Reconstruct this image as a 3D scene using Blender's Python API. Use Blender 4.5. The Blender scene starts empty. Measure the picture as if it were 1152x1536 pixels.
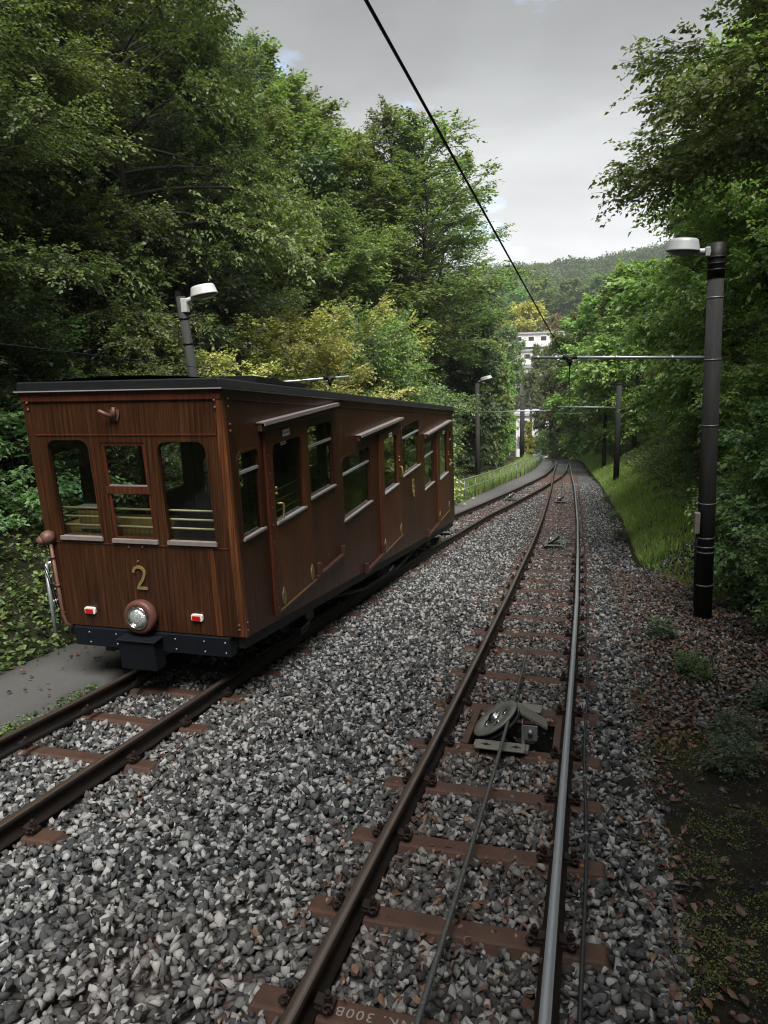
import bpy, bmesh, math, random
import numpy as np
from mathutils import Vector, Matrix
from mathutils.geometry import tessellate_polygon
R = math.radians
SC = bpy.context.scene
COL = SC.collection
# ------------------------------------------------------------------ terrain functions (origin = the photographer's eye)
ZY = [-40, 0, 2.36, 5.74, 10.07, 13.49, 18.4, 26.4, 36.2, 47, 56, 60, 63, 66, 70, 75, 84, 95, 110, 150, 200, 250, 330, 450, 560, 900]
ZZ = [3.1, -2.47, -2.795, -3.26, -3.80, -4.25, -4.92, -5.87, -6.98, -8.3, -9.28, -9.70, -10.02, -10.40, -11.0, -12.3, -14.6, -16.2, -17.2, -16.5, -11, -4, 12, 36, 42, 30]
def zt(Y): return np.interp(Y, ZY, ZZ)
ELY = [-40, 0, 8, 16, 24, 33, 43, 52, 60.6, 64, 72, 80, 90]
ELX = [-6.2, -6.2, -6.1, -5.7, -5.0, -4.35, -3.9, -3.65, -3.8, -4.15, -5.7, -8, -11]
def EL(Y): return np.interp(Y, ELY, ELX)
ERY = [-40, 3, 5, 8, 14, 23, 40, 61, 66, 72, 80, 90]
ERX = [.4, .4, .42, .52, .75, .75, .23, -.75, -1.3, -2.6, -4.8, -8]
def ER(Y): return np.interp(Y, ERY, ERX)
LLY = [-4, 8, 12, 16.8, 20, 23, 29.5, 34, 38.6, 43.8, 51, 57, 61, 64, 70, 78]
LLX = [-4.66, -4.65, -4.56, -4.45, -4.3, -4.13, -3.54, -3.14, -2.83, -2.58, -2.47, -2.51, -2.68, -2.98, -3.95, -6.0]
def LL(Y): return np.interp(Y, LLY, LLX)
RRY = [-4, 8, 11, 16.7, 22.4, 27, 34.3, 44, 51.9, 56, 61, 64, 70, 78]
RRX = [-.12, -.12, -.13, -.2, -.3, -.42, -.62, -.98, -1.25, -1.4, -1.64, -1.95, -2.9, -4.95]
def RR(Y): return np.interp(Y, RRY, RRX)
GAUGE = 1.06
def sstep(a, b, x):
    t = np.clip((x - a) / (b - a), 0, 1); return t * t * (3 - 2 * t)
def ground(X, Y):
    X = np.asarray(X, float); Y = np.asarray(Y, float)
    near = 1 - sstep(66, 100, Y)
    s = .92 - .80 * sstep(10, 26, Y)
    d = np.clip(EL(Y) - X, 0, 40)
    hl = s * np.minimum(d, 5) + .35 * s * np.maximum(d - 5, 0)
    w = 1.75 - 1.45 * sstep(11.5, 16, Y)
    dr = np.clip(X - ER(Y) - w, 0, 40)
    hr = .62 * np.minimum(dr, 6) + .3 * np.maximum(dr - 6, 0)
    n = .10 * np.sin(X * 1.7 + Y * .9) * np.sin(Y * 1.3 - X * .6) + .05 * np.sin(3.1 * X + 1.3) * np.sin(2.7 * Y)
    n = n * np.clip((d + dr) * 1.2, 0, 1)
    far = sstep(120, 300, Y) * (8 * np.sin(X * .011 + 1) + 5 * np.sin(X * .027 + Y * .01)) + sstep(200, 450, Y) * np.clip(X, -120, 200) * .03
    low = .075 * sstep(-.15, .0, X - ER(Y)) * (1 - sstep(.0, .8, dr)) * near
    return zt(Y) - .1 - low + near * (hl + hr + n) + far
def g1(x, y): return float(ground(x, y))
# ------------------------------------------------------------------ object helpers
def tag(o, label=None, cat=None, group=None, kind=None):
    if label: o['label'] = label
    if cat: o['category'] = cat
    if group: o['group'] = group
    if kind: o['kind'] = kind
    return o
def thing(name, loc, label, cat, group=None, rz=0):
    o = bpy.data.objects.new(name, None); COL.objects.link(o)
    o.location = loc; o.rotation_euler = (0, 0, rz); o.empty_display_size = .2
    return tag(o, label, cat, group)
def origin(o):
    p = Vector((0, 0, 0))
    while o is not None:
        p = p + o.location; o = o.parent
    return p
def link(name, me, mats, parent=None, loc=None):
    for m in (mats if isinstance(mats, (list, tuple)) else [mats]): me.materials.append(m)
    o = bpy.data.objects.new(name, me); COL.objects.link(o)
    if parent is not None: o.parent = parent
    if loc is not None: o.location = loc
    return o
def np_mesh(name, V, quads=None, tris=None, smooth=False, attr=None, mi=None):
    me = bpy.data.meshes.new(name)
    V = np.asarray(V, np.float32)
    me.vertices.add(len(V)); me.vertices.foreach_set('co', V.ravel())
    nq = 0 if quads is None else len(quads); nt = 0 if tris is None else len(tris)
    idx = []; st = []; tot = []
    if nq: idx.append(np.asarray(quads, np.int32).ravel()); st.append(np.arange(nq) * 4); tot.append(np.full(nq, 4))
    if nt: idx.append(np.asarray(tris, np.int32).ravel()); st.append(nq * 4 + np.arange(nt) * 3); tot.append(np.full(nt, 3))
    idx = np.concatenate(idx); st = np.concatenate(st); tot = np.concatenate(tot)
    me.loops.add(len(idx)); me.loops.foreach_set('vertex_index', idx.astype(np.int32))
    me.polygons.add(len(st)); me.polygons.foreach_set('loop_start', st.astype(np.int32)); me.polygons.foreach_set('loop_total', tot.astype(np.int32))
    if smooth: me.polygons.foreach_set('use_smooth', np.ones(len(st), bool))
    if mi is not None: me.polygons.foreach_set('material_index', np.asarray(mi, np.int32))
    if attr is not None:
        a = me.attributes.new('tint', 'FLOAT', 'POINT'); a.data.foreach_set('value', np.asarray(attr, np.float32))
    me.update(calc_edges=True); me.validate(verbose=False)
    return me
class MB:
    """collects shapes in world coordinates; build() links them as one mesh (its origin at the parent's)"""
    def __init__(s): s.v = []; s.f = []; s.m = []; s.sm = []
    def add(s, vs, fs, mi=0, smooth=False):
        b = len(s.v); s.v += [tuple(v) for v in vs]
        s.f += [tuple(b + i for i in f) for f in fs]; s.m += [mi] * len(fs); s.sm += [smooth] * len(fs); return s
    def box(s, c, d, M=None, mi=0):
        x, y, z = d[0] / 2, d[1] / 2, d[2] / 2
        vs = [Vector((a, b, e)) for e in (-z, z) for a, b in ((-x, -y), (x, -y), (x, y), (-x, y))]
        if M is not None: vs = [M @ v for v in vs]
        vs = [v + Vector(c) for v in vs]
        return s.add(vs, [(3, 2, 1, 0), (4, 5, 6, 7), (0, 1, 5, 4), (1, 2, 6, 5), (2, 3, 7, 6), (3, 0, 4, 7)], mi)
    def hexa(s, p, mi=0):   # 8 points: bottom 4 ccw, top 4
        return s.add(p, [(3, 2, 1, 0), (4, 5, 6, 7), (0, 1, 5, 4), (1, 2, 6, 5), (2, 3, 7, 6), (3, 0, 4, 7)], mi)
    def tube(s, pts, r, n=8, mi=0, cap=True, smooth=True):
        pts = [Vector(p) for p in pts]; rs = r if isinstance(r, (list, tuple)) else [r] * len(pts)
        vs = []; up = None
        for i, p in enumerate(pts):
            t = (pts[min(i + 1, len(pts) - 1)] - pts[max(i - 1, 0)]).normalized()
            if up is None: up = Vector((0, 0, 1)) if abs(t.z) < .9 else Vector((0, 1, 0))
            u = t.cross(up).normalized(); w = u.cross(t).normalized(); up = w
            for k in range(n):
                a = 2 * math.pi * k / n; vs.append(p + (u * math.cos(a) + w * math.sin(a)) * rs[i])
        fs = []
        for i in range(len(pts) - 1):
            for k in range(n):
                fs.append((i * n + k, i * n + (k + 1) % n, (i + 1) * n + (k + 1) % n, (i + 1) * n + k))
        s.add(vs, fs, mi, smooth)
        if cap:
            s.add(vs[:n], [tuple(range(n))], mi); s.add(vs[-n:], [tuple(reversed(range(n)))], mi)
        return s
    def lathe(s, prof, M, n=20, mi=0, smooth=True):   # prof: (r, h) about local z
        vs = []
        for r, h in prof:
            for k in range(n):
                a = 2 * math.pi * k / n; vs.append(M @ Vector((r * math.cos(a), r * math.sin(a), h)))
        fs = [(i * n + k, i * n + (k + 1) % n, (i + 1) * n + (k + 1) % n, (i + 1) * n + k) for i in range(len(prof) - 1) for k in range(n)]
        s.add(vs, fs, mi, smooth)
        if prof[0][0] > 1e-5: s.add(vs[:n], [tuple(reversed(range(n)))], mi)
        if prof[-1][0] > 1e-5: s.add(vs[-n:], [tuple(range(n))], mi)
        return s
    def slab(s, outline, holes, fn, t, mi=0, t0=0.0):
        """plate with holes; fn(u,v,w) gives the point, w = outward offset"""
        loops = [outline] + list(holes); flat = [p for l in loops for p in l]
        tri = tessellate_polygon([[Vector((p[0], p[1], 0)) for p in l] for l in loops])
        N = len(flat)
        vs = [fn(p[0], p[1], t0) for p in flat] + [fn(p[0], p[1], t0 - t) for p in flat]
        fs = [tuple(f) for f in tri] + [tuple(i + N for i in reversed(f)) for f in tri]
        b = 0
        for l in loops:
            n = len(l)
            for i in range(n):
                j = (i + 1) % n; fs.append((b + i, b + j, b + j + N, b + i + N))
            b += n
        return s.add(vs, fs, mi)
    def build(s, name, mats, parent=None, bevel=0, label=None, seg=2):
        off = origin(parent) if parent is not None else Vector((0, 0, 0))
        me = bpy.data.meshes.new(name)
        me.from_pydata([(v[0] - off.x, v[1] - off.y, v[2] - off.z) for v in s.v], [], s.f)
        bm = bmesh.new(); bm.from_mesh(me)
        bm.faces.ensure_lookup_table()
        for i, f in enumerate(bm.faces): f.material_index = s.m[i]; f.smooth = s.sm[i]
        bmesh.ops.remove_doubles(bm, verts=bm.verts, dist=1e-5)
        bmesh.ops.recalc_face_normals(bm, faces=bm.faces)
        bm.to_mesh(me); bm.free()
        o = link(name, me, mats, parent)
        if bevel:
            m = o.modifiers.new('bevel', 'BEVEL'); m.width = bevel; m.segments = seg; m.limit_method = 'ANGLE'; m.angle_limit = R(40)
        if label: o['label'] = label
        return o
def rot_to(axis, about=None):
    """matrix whose local z is axis"""
    return Vector(axis).to_track_quat('Z', 'Y').to_matrix().to_4x4()
def at(loc, axis=(0, 0, 1), sx=1, sy=1, sz=1):
    return Matrix.Translation(Vector(loc)) @ rot_to(axis) @ Matrix.Diagonal((sx, sy, sz, 1))
def dup(src, loc=None, rz=None, sc=None, label=None, name=None):
    """copy of a thing, its parts and their sub-parts, sharing mesh data"""
    def rec(o, par):
        c = o.copy(); COL.objects.link(c)
        if par is not None: c.parent = par
        for ch in KIDS.get(o.name, ()): rec(ch, c)
        return c
    c = rec(src, None)
    if loc is not None: c.location = loc
    if rz is not None: c.rotation_euler = (0, 0, rz)
    if sc is not None: c.scale = sc
    if label: c['label'] = label
    return c
KIDS = {}
def index_kids():
    KIDS.clear()
    for o in bpy.data.objects:
        if o.parent is not None: KIDS.setdefault(o.parent.name, []).append(o)
# ------------------------------------------------------------------ materials
def nodes(name):
    m = bpy.data.materials.new(name); m.use_nodes = True
    nt = m.node_tree; nt.nodes.clear()
    out = nt.nodes.new('ShaderNodeOutputMaterial')
    return m, nt, out
def N(nt, typ, **kw):
    n = nt.nodes.new(typ)
    for k, v in kw.items():
        if k.startswith('_'): setattr(n, k[1:], v)
        else: n.inputs[k.replace('__', ' ')].default_value = v
    return n
def ramp(nt, stops, fac, interp='LINEAR'):
    r = nt.nodes.new('ShaderNodeValToRGB'); r.color_ramp.interpolation = interp
    e = r.color_ramp.elements
    while len(e) < len(stops): e.new(.5)
    for i, (p, c) in enumerate(stops):
        e[i].position = p; e[i].color = (c[0], c[1], c[2], 1) if not isinstance(c, (int, float)) else (c, c, c, 1)
    nt.links.new(fac, r.inputs[0]); return r
def coords(nt, scale=(1, 1, 1), kind='Object'):
    tc = nt.nodes.new('ShaderNodeTexCoord'); mp = nt.nodes.new('ShaderNodeMapping')
    mp.inputs['Scale'].default_value = scale; nt.links.new(tc.outputs[kind], mp.inputs[0]); return mp.outputs[0]
def noise(nt, vec, scale, detail=4, rough=.6, dist=0):
    n = nt.nodes.new('ShaderNodeTexNoise'); n.inputs['Scale'].default_value = scale; n.inputs['Detail'].default_value = detail
    n.inputs['Roughness'].default_value = rough; n.inputs['Distortion'].default_value = dist
    nt.links.new(vec, n.inputs['Vector']); return n.outputs['Fac']
def mixc(nt, fac, a, b, blend='MIX'):
    m = nt.nodes.new('ShaderNodeMix'); m.data_type = 'RGBA'; m.blend_type = blend
    for s, v in ((0, fac), (6, a), (7, b)):
        if hasattr(v, 'links'): nt.links.new(v, m.inputs[s])
        elif s == 0: m.inputs[0].default_value = v
        else: m.inputs[s].default_value = (v[0], v[1], v[2], 1)
    return m.outputs[2]
def math_(nt, op, a, b=0.0):
    m = nt.nodes.new('ShaderNodeMath'); m.operation = op
    for i, v in enumerate((a, b)):
        if hasattr(v, 'links'): nt.links.new(v, m.inputs[i])
        else: m.inputs[i].default_value = v
    return m.outputs[0]
def mad(nt, a, b, c):
    s = math_(nt, 'MULTIPLY_ADD', a, b); s.node.inputs[2].default_value = c; return s
def bump(nt, h, strength=.3, dist=.02):
    b = nt.nodes.new('ShaderNodeBump'); b.inputs['Strength'].default_value = strength; b.inputs['Distance'].default_value = dist
    nt.links.new(h, b.inputs['Height']); return b.outputs[0]
def bsdf(nt, out, col, rough=.6, metal=0, nrm=None, coat=0, spec=.5):
    p = nt.nodes.new('ShaderNodeBsdfPrincipled')
    if hasattr(col, 'links'): nt.links.new(col, p.inputs['Base Color'])
    else: p.inputs['Base Color'].default_value = (*col, 1)
    if hasattr(rough, 'links'): nt.links.new(rough, p.inputs['Roughness'])
    else: p.inputs['Roughness'].default_value = rough
    p.inputs['Metallic'].default_value = metal; p.inputs['Specular IOR Level'].default_value = spec
    p.inputs['Coat Weight'].default_value = coat; p.inputs['Coat Roughness'].default_value = .25
    if nrm is not None: nt.links.new(nrm, p.inputs['Normal'])
    nt.links.new(p.outputs[0], out.inputs[0]); return p
def simple(name, c1, c2=None, scale=8, rough=.6, metal=0, bmp=.15, stretch=(1, 1, 1), coat=0, detail=5, spec=.4):
    m, nt, out = nodes(name)
    v = coords(nt, stretch); f = noise(nt, v, scale, detail, .65)
    c2 = c2 or tuple(x * .6 for x in c1)
    f2 = noise(nt, v, scale * 6.3, 3, .6)
    col = mixc(nt, .35, ramp(nt, [(.3, c2), (.68, c1)], f).outputs[0], ramp(nt, [(.3, c2), (.7, c1)], f2).outputs[0])
    rr = mad(nt, f2, .3, rough - .15)
    bsdf(nt, out, col, rr, metal, bump(nt, f2, bmp, .01) if bmp else None, coat, spec)
    return m
MT = {}
def make_wood(name, dark, mid, lite, coat=.5, rough=.38):
    m, nt, out = nodes(name)
    tc = nt.nodes.new('ShaderNodeTexCoord'); sp = nt.nodes.new('ShaderNodeSeparateXYZ'); nt.links.new(tc.outputs['Object'], sp.inputs[0])
    u = math_(nt, 'ADD', sp.outputs[0], sp.outputs[1])
    def cv(su, sz):
        c = nt.nodes.new('ShaderNodeCombineXYZ'); nt.links.new(math_(nt, 'MULTIPLY', u, su), c.inputs[0]); nt.links.new(math_(nt, 'MULTIPLY', sp.outputs[2], sz), c.inputs[2]); return c.outputs[0]
    grain = noise(nt, cv(95, 2.2), 1, 6, .7, .4); streak = noise(nt, cv(11, .55), 1, 4, .6, .3); patch = noise(nt, cv(2.4, 1.1), 1, 4, .6)
    fine = noise(nt, cv(330, 6), 1, 3, .7)
    g2 = noise(nt, cv(34, .9), 1, 5, .65, .3)
    base = ramp(nt, [(.34, dark), (.5, mid), (.66, lite)], mad(nt, g2, .5, 0.0) if False else math_(nt, 'ADD', math_(nt, 'MULTIPLY', grain, .55), math_(nt, 'MULTIPLY', g2, .45))).outputs[0]
    st = ramp(nt, [(.34, .68), (.47, .95), (.60, 1.0), (.70, 1.6)], streak).outputs[0]
    c = mixc(nt, .55, base, st, 'MULTIPLY')
    pt = ramp(nt, [(.3, .62), (.62, 1.15)], patch).outputs[0]
    c = mixc(nt, .85, c, pt, 'MULTIPLY')
    # thin joints between the vertical boards
    fr = math_(nt, 'FRACT', math_(nt, 'MULTIPLY', u, 1 / .052))
    jt = ramp(nt, [(.0, .35), (.06, .35), (.1, 1), (.93, 1), (.97, .35)], fr).outputs[0]
    c = mixc(nt, .8, c, jt, 'MULTIPLY')
    h = math_(nt, 'ADD', math_(nt, 'MULTIPLY', fine, .4), jt)
    rr = mad(nt, streak, .25, rough - .1)
    bsdf(nt, out, c, rr, 0, bump(nt, h, .25, .004), coat, .28)
    return m
MT['wood'] = make_wood('varnished_oak', (.016, .0056, .0028), (.049, .0182, .0074), (.102, .041, .0152), .12)
MT['door_wood'] = make_wood('door_oak', (.024, .0075, .0026), (.078, .026, .0080), (.165, .062, .018), .14, .36)
MT['red_wood'] = make_wood('red_trim_wood', (.034, .0095, .0050), (.075, .020, .0095), (.125, .037, .017), .28, .42)
MT['worn_wood'] = make_wood('worn_post_wood', (.03, .010, .0045), (.115, .038, .013), (.22, .082, .03), .25, .42)
MT['yellow_wood'] = make_wood('desk_wood', (.22, .125, .04), (.34, .20, .07), (.45, .29, .11), .3, .45)
MT['sill'] = simple('pale_sill', (.27, .235, .22), (.18, .155, .145), 14, .45, 0, .1)
MT['white_bar'] = simple('pale_metal_bar', (.42, .42, .42), (.32, .32, .32), 12, .35, .3, .05)
MT['roof'] = simple('roof_felt', (.009, .010, .012), (.005, .0055, .007), 5, .55, 0, .25)
MT['brown_trim'] = simple('painted_trim', (.062, .027, .019), (.038, .016, .012), 9, .45, 0, .1)
MT['blueblack'] = simple('blue_black_paint', (.005, .008, .013), (.003, .0045, .007), 7, .6, 0, .12, spec=.25)
MT['tan'] = simple('tan_strip', (.14, .085, .035), (.08, .045, .02), 14, .5, 0, .1)
MT['black'] = simple('black_grease_iron', (.012, .012, .012), (.005, .005, .005), 9, .55, .2, .3)
MT['brass'] = simple('old_brass', (.40, .31, .13), (.24, .18, .075), 20, .36, .4, .1)
MT['brass_dull'] = simple('dull_brass', (.24, .19, .085), (.14, .11, .05), 18, .5, .3, .15)
MT['chrome'] = simple('chrome_ring', (.62, .62, .62), (.5, .5, .5), 20, .18, 1, .02)
MT['pink_paint'] = simple('faded_red_paint', (.13, .053, .042), (.08, .031, .025), 10, .5, 0, .15)
MT['bracket'] = simple('brown_iron', (.17, .085, .065), (.09, .045, .035), 20, .5, .2, .2)
MT['bright_brass'] = simple('polished_brass', (.62, .52, .30), (.45, .36, .18), 20, .35, .2, .05)
MT['redlens'] = simple('red_lens', (.55, .012, .012), (.38, .006, .006), 60, .15, 0, .1, coat=.8)
MT['white'] = simple('white_paint', (.86, .85, .82), (.76, .75, .72), 12, .45, 0, .05)
MT['ink'] = simple('dark_ink', (.03, .035, .045), None, 10, .6, 0, 0)
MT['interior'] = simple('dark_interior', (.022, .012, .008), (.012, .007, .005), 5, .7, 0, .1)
MT['seat'] = simple('slat_bench', (.10, .05, .024), (.06, .028, .014), 6, .45, 0, .2, (1, 14, 14))
MT['galv'] = simple('galvanised_pipe', (.40, .43, .45), (.29, .315, .33), 18, .42, .6, .1)
MT['galv_dark'] = simple('weathered_rail_pipe', (.22, .235, .24), (.12, .13, .135), 14, .5, .4, .15)
MT['lampgrey'] = simple('lamp_grey', (.40, .42, .43), (.33, .35, .36), 9, .45, .1, .05)
MT['lampwhite'] = simple('lamp_white', (.52, .53, .53), (.44, .45, .45), 9, .4, .1, .05)
MT['lampglass'] = simple('lamp_glass', (.25, .27, .27), (.18, .2, .2), 20, .2, 0, .1)
MT['pole'] = simple('dark_tarred_pole', (.048, .050, .049), (.022, .023, .023), 3, .8, 0, .5, (6, 6, .5), spec=.15)
MT['pole_wood'] = simple('grey_wood_pole', (.075, .070, .064), (.035, .032, .029), 3, .75, 0, .5, (7, 7, .5))
MT['steel_clip'] = simple('rusty_fastening', (.035, .022, .017), (.012, .009, .008), 30, .6, .4, .3)
MT['rail_side'] = simple('rail_web', (.030, .021, .017), (.011, .009, .008), 9, .55, .35, .25, (1, .2, 1))
MT['rail_head'] = simple('rail_head', (.36, .385, .42), (.26, .27, .29), 4, .36, .6, .04, (14, .12, 1))
MT['rail_head_brown'] = simple('rail_head_browned', (.21, .17, .15), (.10, .068, .052), 4, .36, .7, .05, (14, .12, 1))
MT['sleeper'] = simple('rusty_steel_sleeper', (.088, .045, .030), (.045, .024, .017), 7, .68, .15, .3)
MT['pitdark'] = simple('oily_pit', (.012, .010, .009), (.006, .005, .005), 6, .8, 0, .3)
MT['cast'] = simple('greased_cast_iron', (.20, .20, .18), (.11, .11, .10), 12, .5, .25, .15)
MT['plate'] = simple('grey_green_plate', (.20, .195, .17), (.125, .12, .105), 10, .5, .25, .12)
MT['dark_gloss'] = simple('black_rubber_ring', (.02, .022, .026), (.01, .01, .012), 9, .28, .2, .05)
MT['cable'] = simple('steel_rope', (.17, .17, .165), (.06, .06, .06), 60, .42, .5, .3)
MT['wire'] = simple('dark_wire', (.014, .015, .022), (.008, .009, .013), 20, .5, .3, .05)
MT['sig_cable'] = simple('black_cable', (.035, .037, .04), (.018, .019, .021), 20, .45, .1, .1)
MT['asphalt'] = simple('asphalt', (.125, .124, .120), (.058, .058, .057), 70, .88, 0, .6)
MT['bark'] = simple('bark', (.090, .078, .062), (.030, .026, .021), 6, .9, 0, .8, (3, 3, .6))
MT['bark_pale'] = simple('pale_bark', (.19, .18, .155), (.08, .075, .064), 6, .85, 0, .6, (3, 3, .6))
MT['render'] = simple('white_render', (.70, .70, .68), (.62, .62, .61), 2, .8, 0, .05)
MT['tile'] = simple('red_roof_tile', (.33, .12, .075), (.22, .08, .05), 3, .8, 0, .2)
MT['bluewin'] = simple('dark_window_glass', (.05, .06, .07), (.03, .035, .04), 2, .1, 0, 0, coat=.5)
MT['greymetal'] = simple('grey_roof_sheet', (.45, .46, .47), (.36, .37, .38), 2, .5, .2, .05)
# glass
def make_glass():
    m, nt, out = nodes('window_glass')
    t = nt.nodes.new('ShaderNodeBsdfTransparent'); t.inputs[0].default_value = (.82, .86, .85, 1)
    g = nt.nodes.new('ShaderNodeBsdfGlossy'); g.inputs['Roughness'].default_value = .03
    v = coords(nt, (1, 1, 1)); h = noise(nt, v, 3, 2); nt.links.new(bump(nt, h, .08, .02), g.inputs['Normal'])
    lw = nt.nodes.new('ShaderNodeLayerWeight'); lw.inputs['Blend'].default_value = .5; fr = mad(nt, math_(nt, 'POWER', lw.outputs['Facing'], 3.0), .6, .035).node
    mx = nt.nodes.new('ShaderNodeMixShader'); nt.links.new(fr.outputs[0], mx.inputs[0])
    nt.links.new(t.outputs[0], mx.inputs[1]); nt.links.new(g.outputs[0], mx.inputs[2]); nt.links.new(mx.outputs[0], out.inputs[0])
    return m
MT['glass'] = make_glass()
def make_lens():
    m, nt, out = nodes('headlamp_lens')
    v = coords(nt, (60, 60, 60)); f = noise(nt, v, 1, 3); 
    bsdf(nt, out, ramp(nt, [(.3, (.30, .33, .35)), (.7, (.85, .88, .90))], f).outputs[0], .12, .55, bump(nt, f, .6, .02), .8)
    return m
MT['lens'] = make_lens()
# foliage: colour varies by leaf ('tint'), by clump (noise), by tree (object random)
def make_leaf(name, a, b, c, yellow=None, yamt=.0, trans=.42, k=2.6):
    a, b, c = [tuple(x * k for x in q) for q in (a, b, c)]
    if yellow: yellow = tuple(x * min(k, 1.3) for x in yellow)
    m, nt, out = nodes(name)
    at_ = nt.nodes.new('ShaderNodeAttribute'); at_.attribute_name = 'tint'
    oi = nt.nodes.new('ShaderNodeObjectInfo')
    v = coords(nt, (1, 1, 1)); n1 = noise(nt, v, .9, 3, .6); n2 = noise(nt, v, 3.2, 2, .6)
    f = math_(nt, 'ADD', math_(nt, 'MULTIPLY', at_.outputs['Fac'], .55), math_(nt, 'MULTIPLY', n1, .5))
    col = ramp(nt, [(.22, a), (.52, b), (.82, c)], f).outputs[0]
    if yellow:
        fy = ramp(nt, [(.5, 0.0), (.66, 1.0)], math_(nt, 'ADD', math_(nt, 'MULTIPLY', n2, .75), math_(nt, 'MULTIPLY', at_.outputs['Fac'], .25))).outputs[0]
        col = mixc(nt, math_(nt, 'MULTIPLY', fy, yamt), col, yellow)
    hs = nt.nodes.new('ShaderNodeHueSaturation'); nt.links.new(col, hs.inputs['Color']); hs.inputs['Saturation'].default_value = .90
    h = mad(nt, oi.outputs['Random'], .05, .475); nt.links.new(h, hs.inputs['Hue'])
    vv = mad(nt, oi.outputs['Random'], .5, .75); nt.links.new(vv, hs.inputs['Value'])
    col = hs.outputs[0]
    p = bsdf(nt, out, col, .42 if name != 'distant_forest_leaf' else .9, 0, None, 0, .5 if name != 'distant_forest_leaf' else .1)
    tr = nt.nodes.new('ShaderNodeBsdfTranslucent'); nt.links.new(mixc(nt, 1.0, col, (1.1, 1.25, .55), 'MULTIPLY'), tr.inputs[0])
    mx = nt.nodes.new('ShaderNodeMixShader'); mx.inputs[0].default_value = trans
    nt.links.new(p.outputs[0], mx.inputs[1]); nt.links.new(tr.outputs[0], mx.inputs[2]); nt.links.new(mx.outputs[0], out.inputs[0])
    return m
MT['leaf_dark'] = make_leaf('dark_leaf', (.017, .026, .012), (.036, .050, .019), (.075, .094, .034), (.15, .13, .03), .5, k=2.9)
MT['leaf_teal'] = make_leaf('blue_green_leaf', (.018, .030, .019), (.036, .056, .032), (.068, .094, .048))
MT['leaf_mid'] = make_leaf('mid_green_leaf', (.030, .046, .016), (.056, .084, .026), (.10, .135, .042), (.17, .15, .035), .45)
MT['leaf_lite'] = make_leaf('light_green_leaf', (.030, .050, .017), (.062, .094, .028), (.115, .150, .046), (.18, .17, .04), .4, .45, 3.3)
MT['leaf_yellow'] = make_leaf('yellow_green_leaf', (.070, .082, .020), (.14, .155, .042), (.25, .245, .085), (.34, .28, .09), .6, .42, 2.9)
MT['leaf_bright'] = make_leaf('bright_green_leaf', (.040, .080, .016), (.078, .140, .026), (.135, .205, .045), (.22, .22, .04), .3, .4, 2.2)
MT['leaf_gold'] = make_leaf('golden_leaf', (.25, .26, .04), (.39, .39, .06), (.53, .50, .11), k=1.2)
MT['leaf_rust'] = make_leaf('rust_leaf', (.10, .075, .04), (.16, .12, .06), (.22, .17, .08), k=1.3)
MT['leaf_red'] = make_leaf('red_leaf', (.14, .035, .022), (.24, .055, .04), (.32, .10, .07), k=.9)
MT['leaf_big'] = make_leaf('glossy_broad_leaf', (.020, .040, .016), (.040, .074, .026), (.085, .13, .045))
MT['ivy'] = make_leaf('ivy_leaf', (.018, .036, .012), (.040, .074, .022), (.10, .15, .04), (.16, .16, .04), .3)
MT['grass'] = make_leaf('grass_blade', (.05, .09, .016), (.095, .155, .028), (.17, .22, .05), (.26, .23, .09), .8, .4, 2.5)
MT['weed'] = make_leaf('silver_weed', (.045, .075, .042), (.09, .13, .075), (.15, .19, .12), k=1.5)
MT['moss'] = make_leaf('moss_tuft', (.014, .018, .004), (.036, .042, .006), (.080, .084, .010), None, 0, .1, 2.3)
MT['litter'] = make_leaf('fallen_leaf', (.045, .020, .011), (.11, .045, .019), (.22, .11, .045), (.27, .18, .11), .5, .1, .85)
MT['far_leaf'] = make_leaf('distant_forest_leaf', (.028, .044, .024), (.046, .070, .032), (.085, .115, .048), k=1.8)
def make_stone():
    m, nt, out = nodes('ballast_stone')
    at_ = nt.nodes.new('ShaderNodeAttribute'); at_.attribute_name = 'tint'
    v = coords(nt); n1 = noise(nt, v, 40, 4, .65); n2 = noise(nt, v, 160, 3, .6); n3 = noise(nt, v, .8, 3, .6)
    f = math_(nt, 'ADD', at_.outputs['Fac'], mad(nt, n1, .34, -.17))
    c = ramp(nt, [(.0, (.020, .023, .025)), (.3, (.050, .055, .058)), (.5, (.090, .095, .097)), (.68, (.19, .192, .188)), (1, (.38, .375, .365))], f).outputs[0]
    c = mixc(nt, math_(nt, 'MULTIPLY', ramp(nt, [(.5, 0.0), (.75, 1.0)], n2).outputs[0], .35), c, (.12, .115, .1))
    c = mixc(nt, math_(nt, 'MULTIPLY', ramp(nt, [(.5, 0.0), (.7, 1.0)], n3).outputs[0], .10), c, (.20, .13, .10))
    ru = nt.nodes.new('ShaderNodeAttribute'); ru.attribute_name = 'rust'
    c = mixc(nt, math_(nt, 'MULTIPLY', ru.outputs['Fac'], ramp(nt, [(.3, .25), (.7, .75)], n1).outputs[0]), c, (.085, .048, .034))
    bsdf(nt, out, c, .85, 0, bump(nt, math_(nt, 'ADD', n1, n2), .5, .006), 0, .3)
    return m
MT['stone'] = make_stone()
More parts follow.
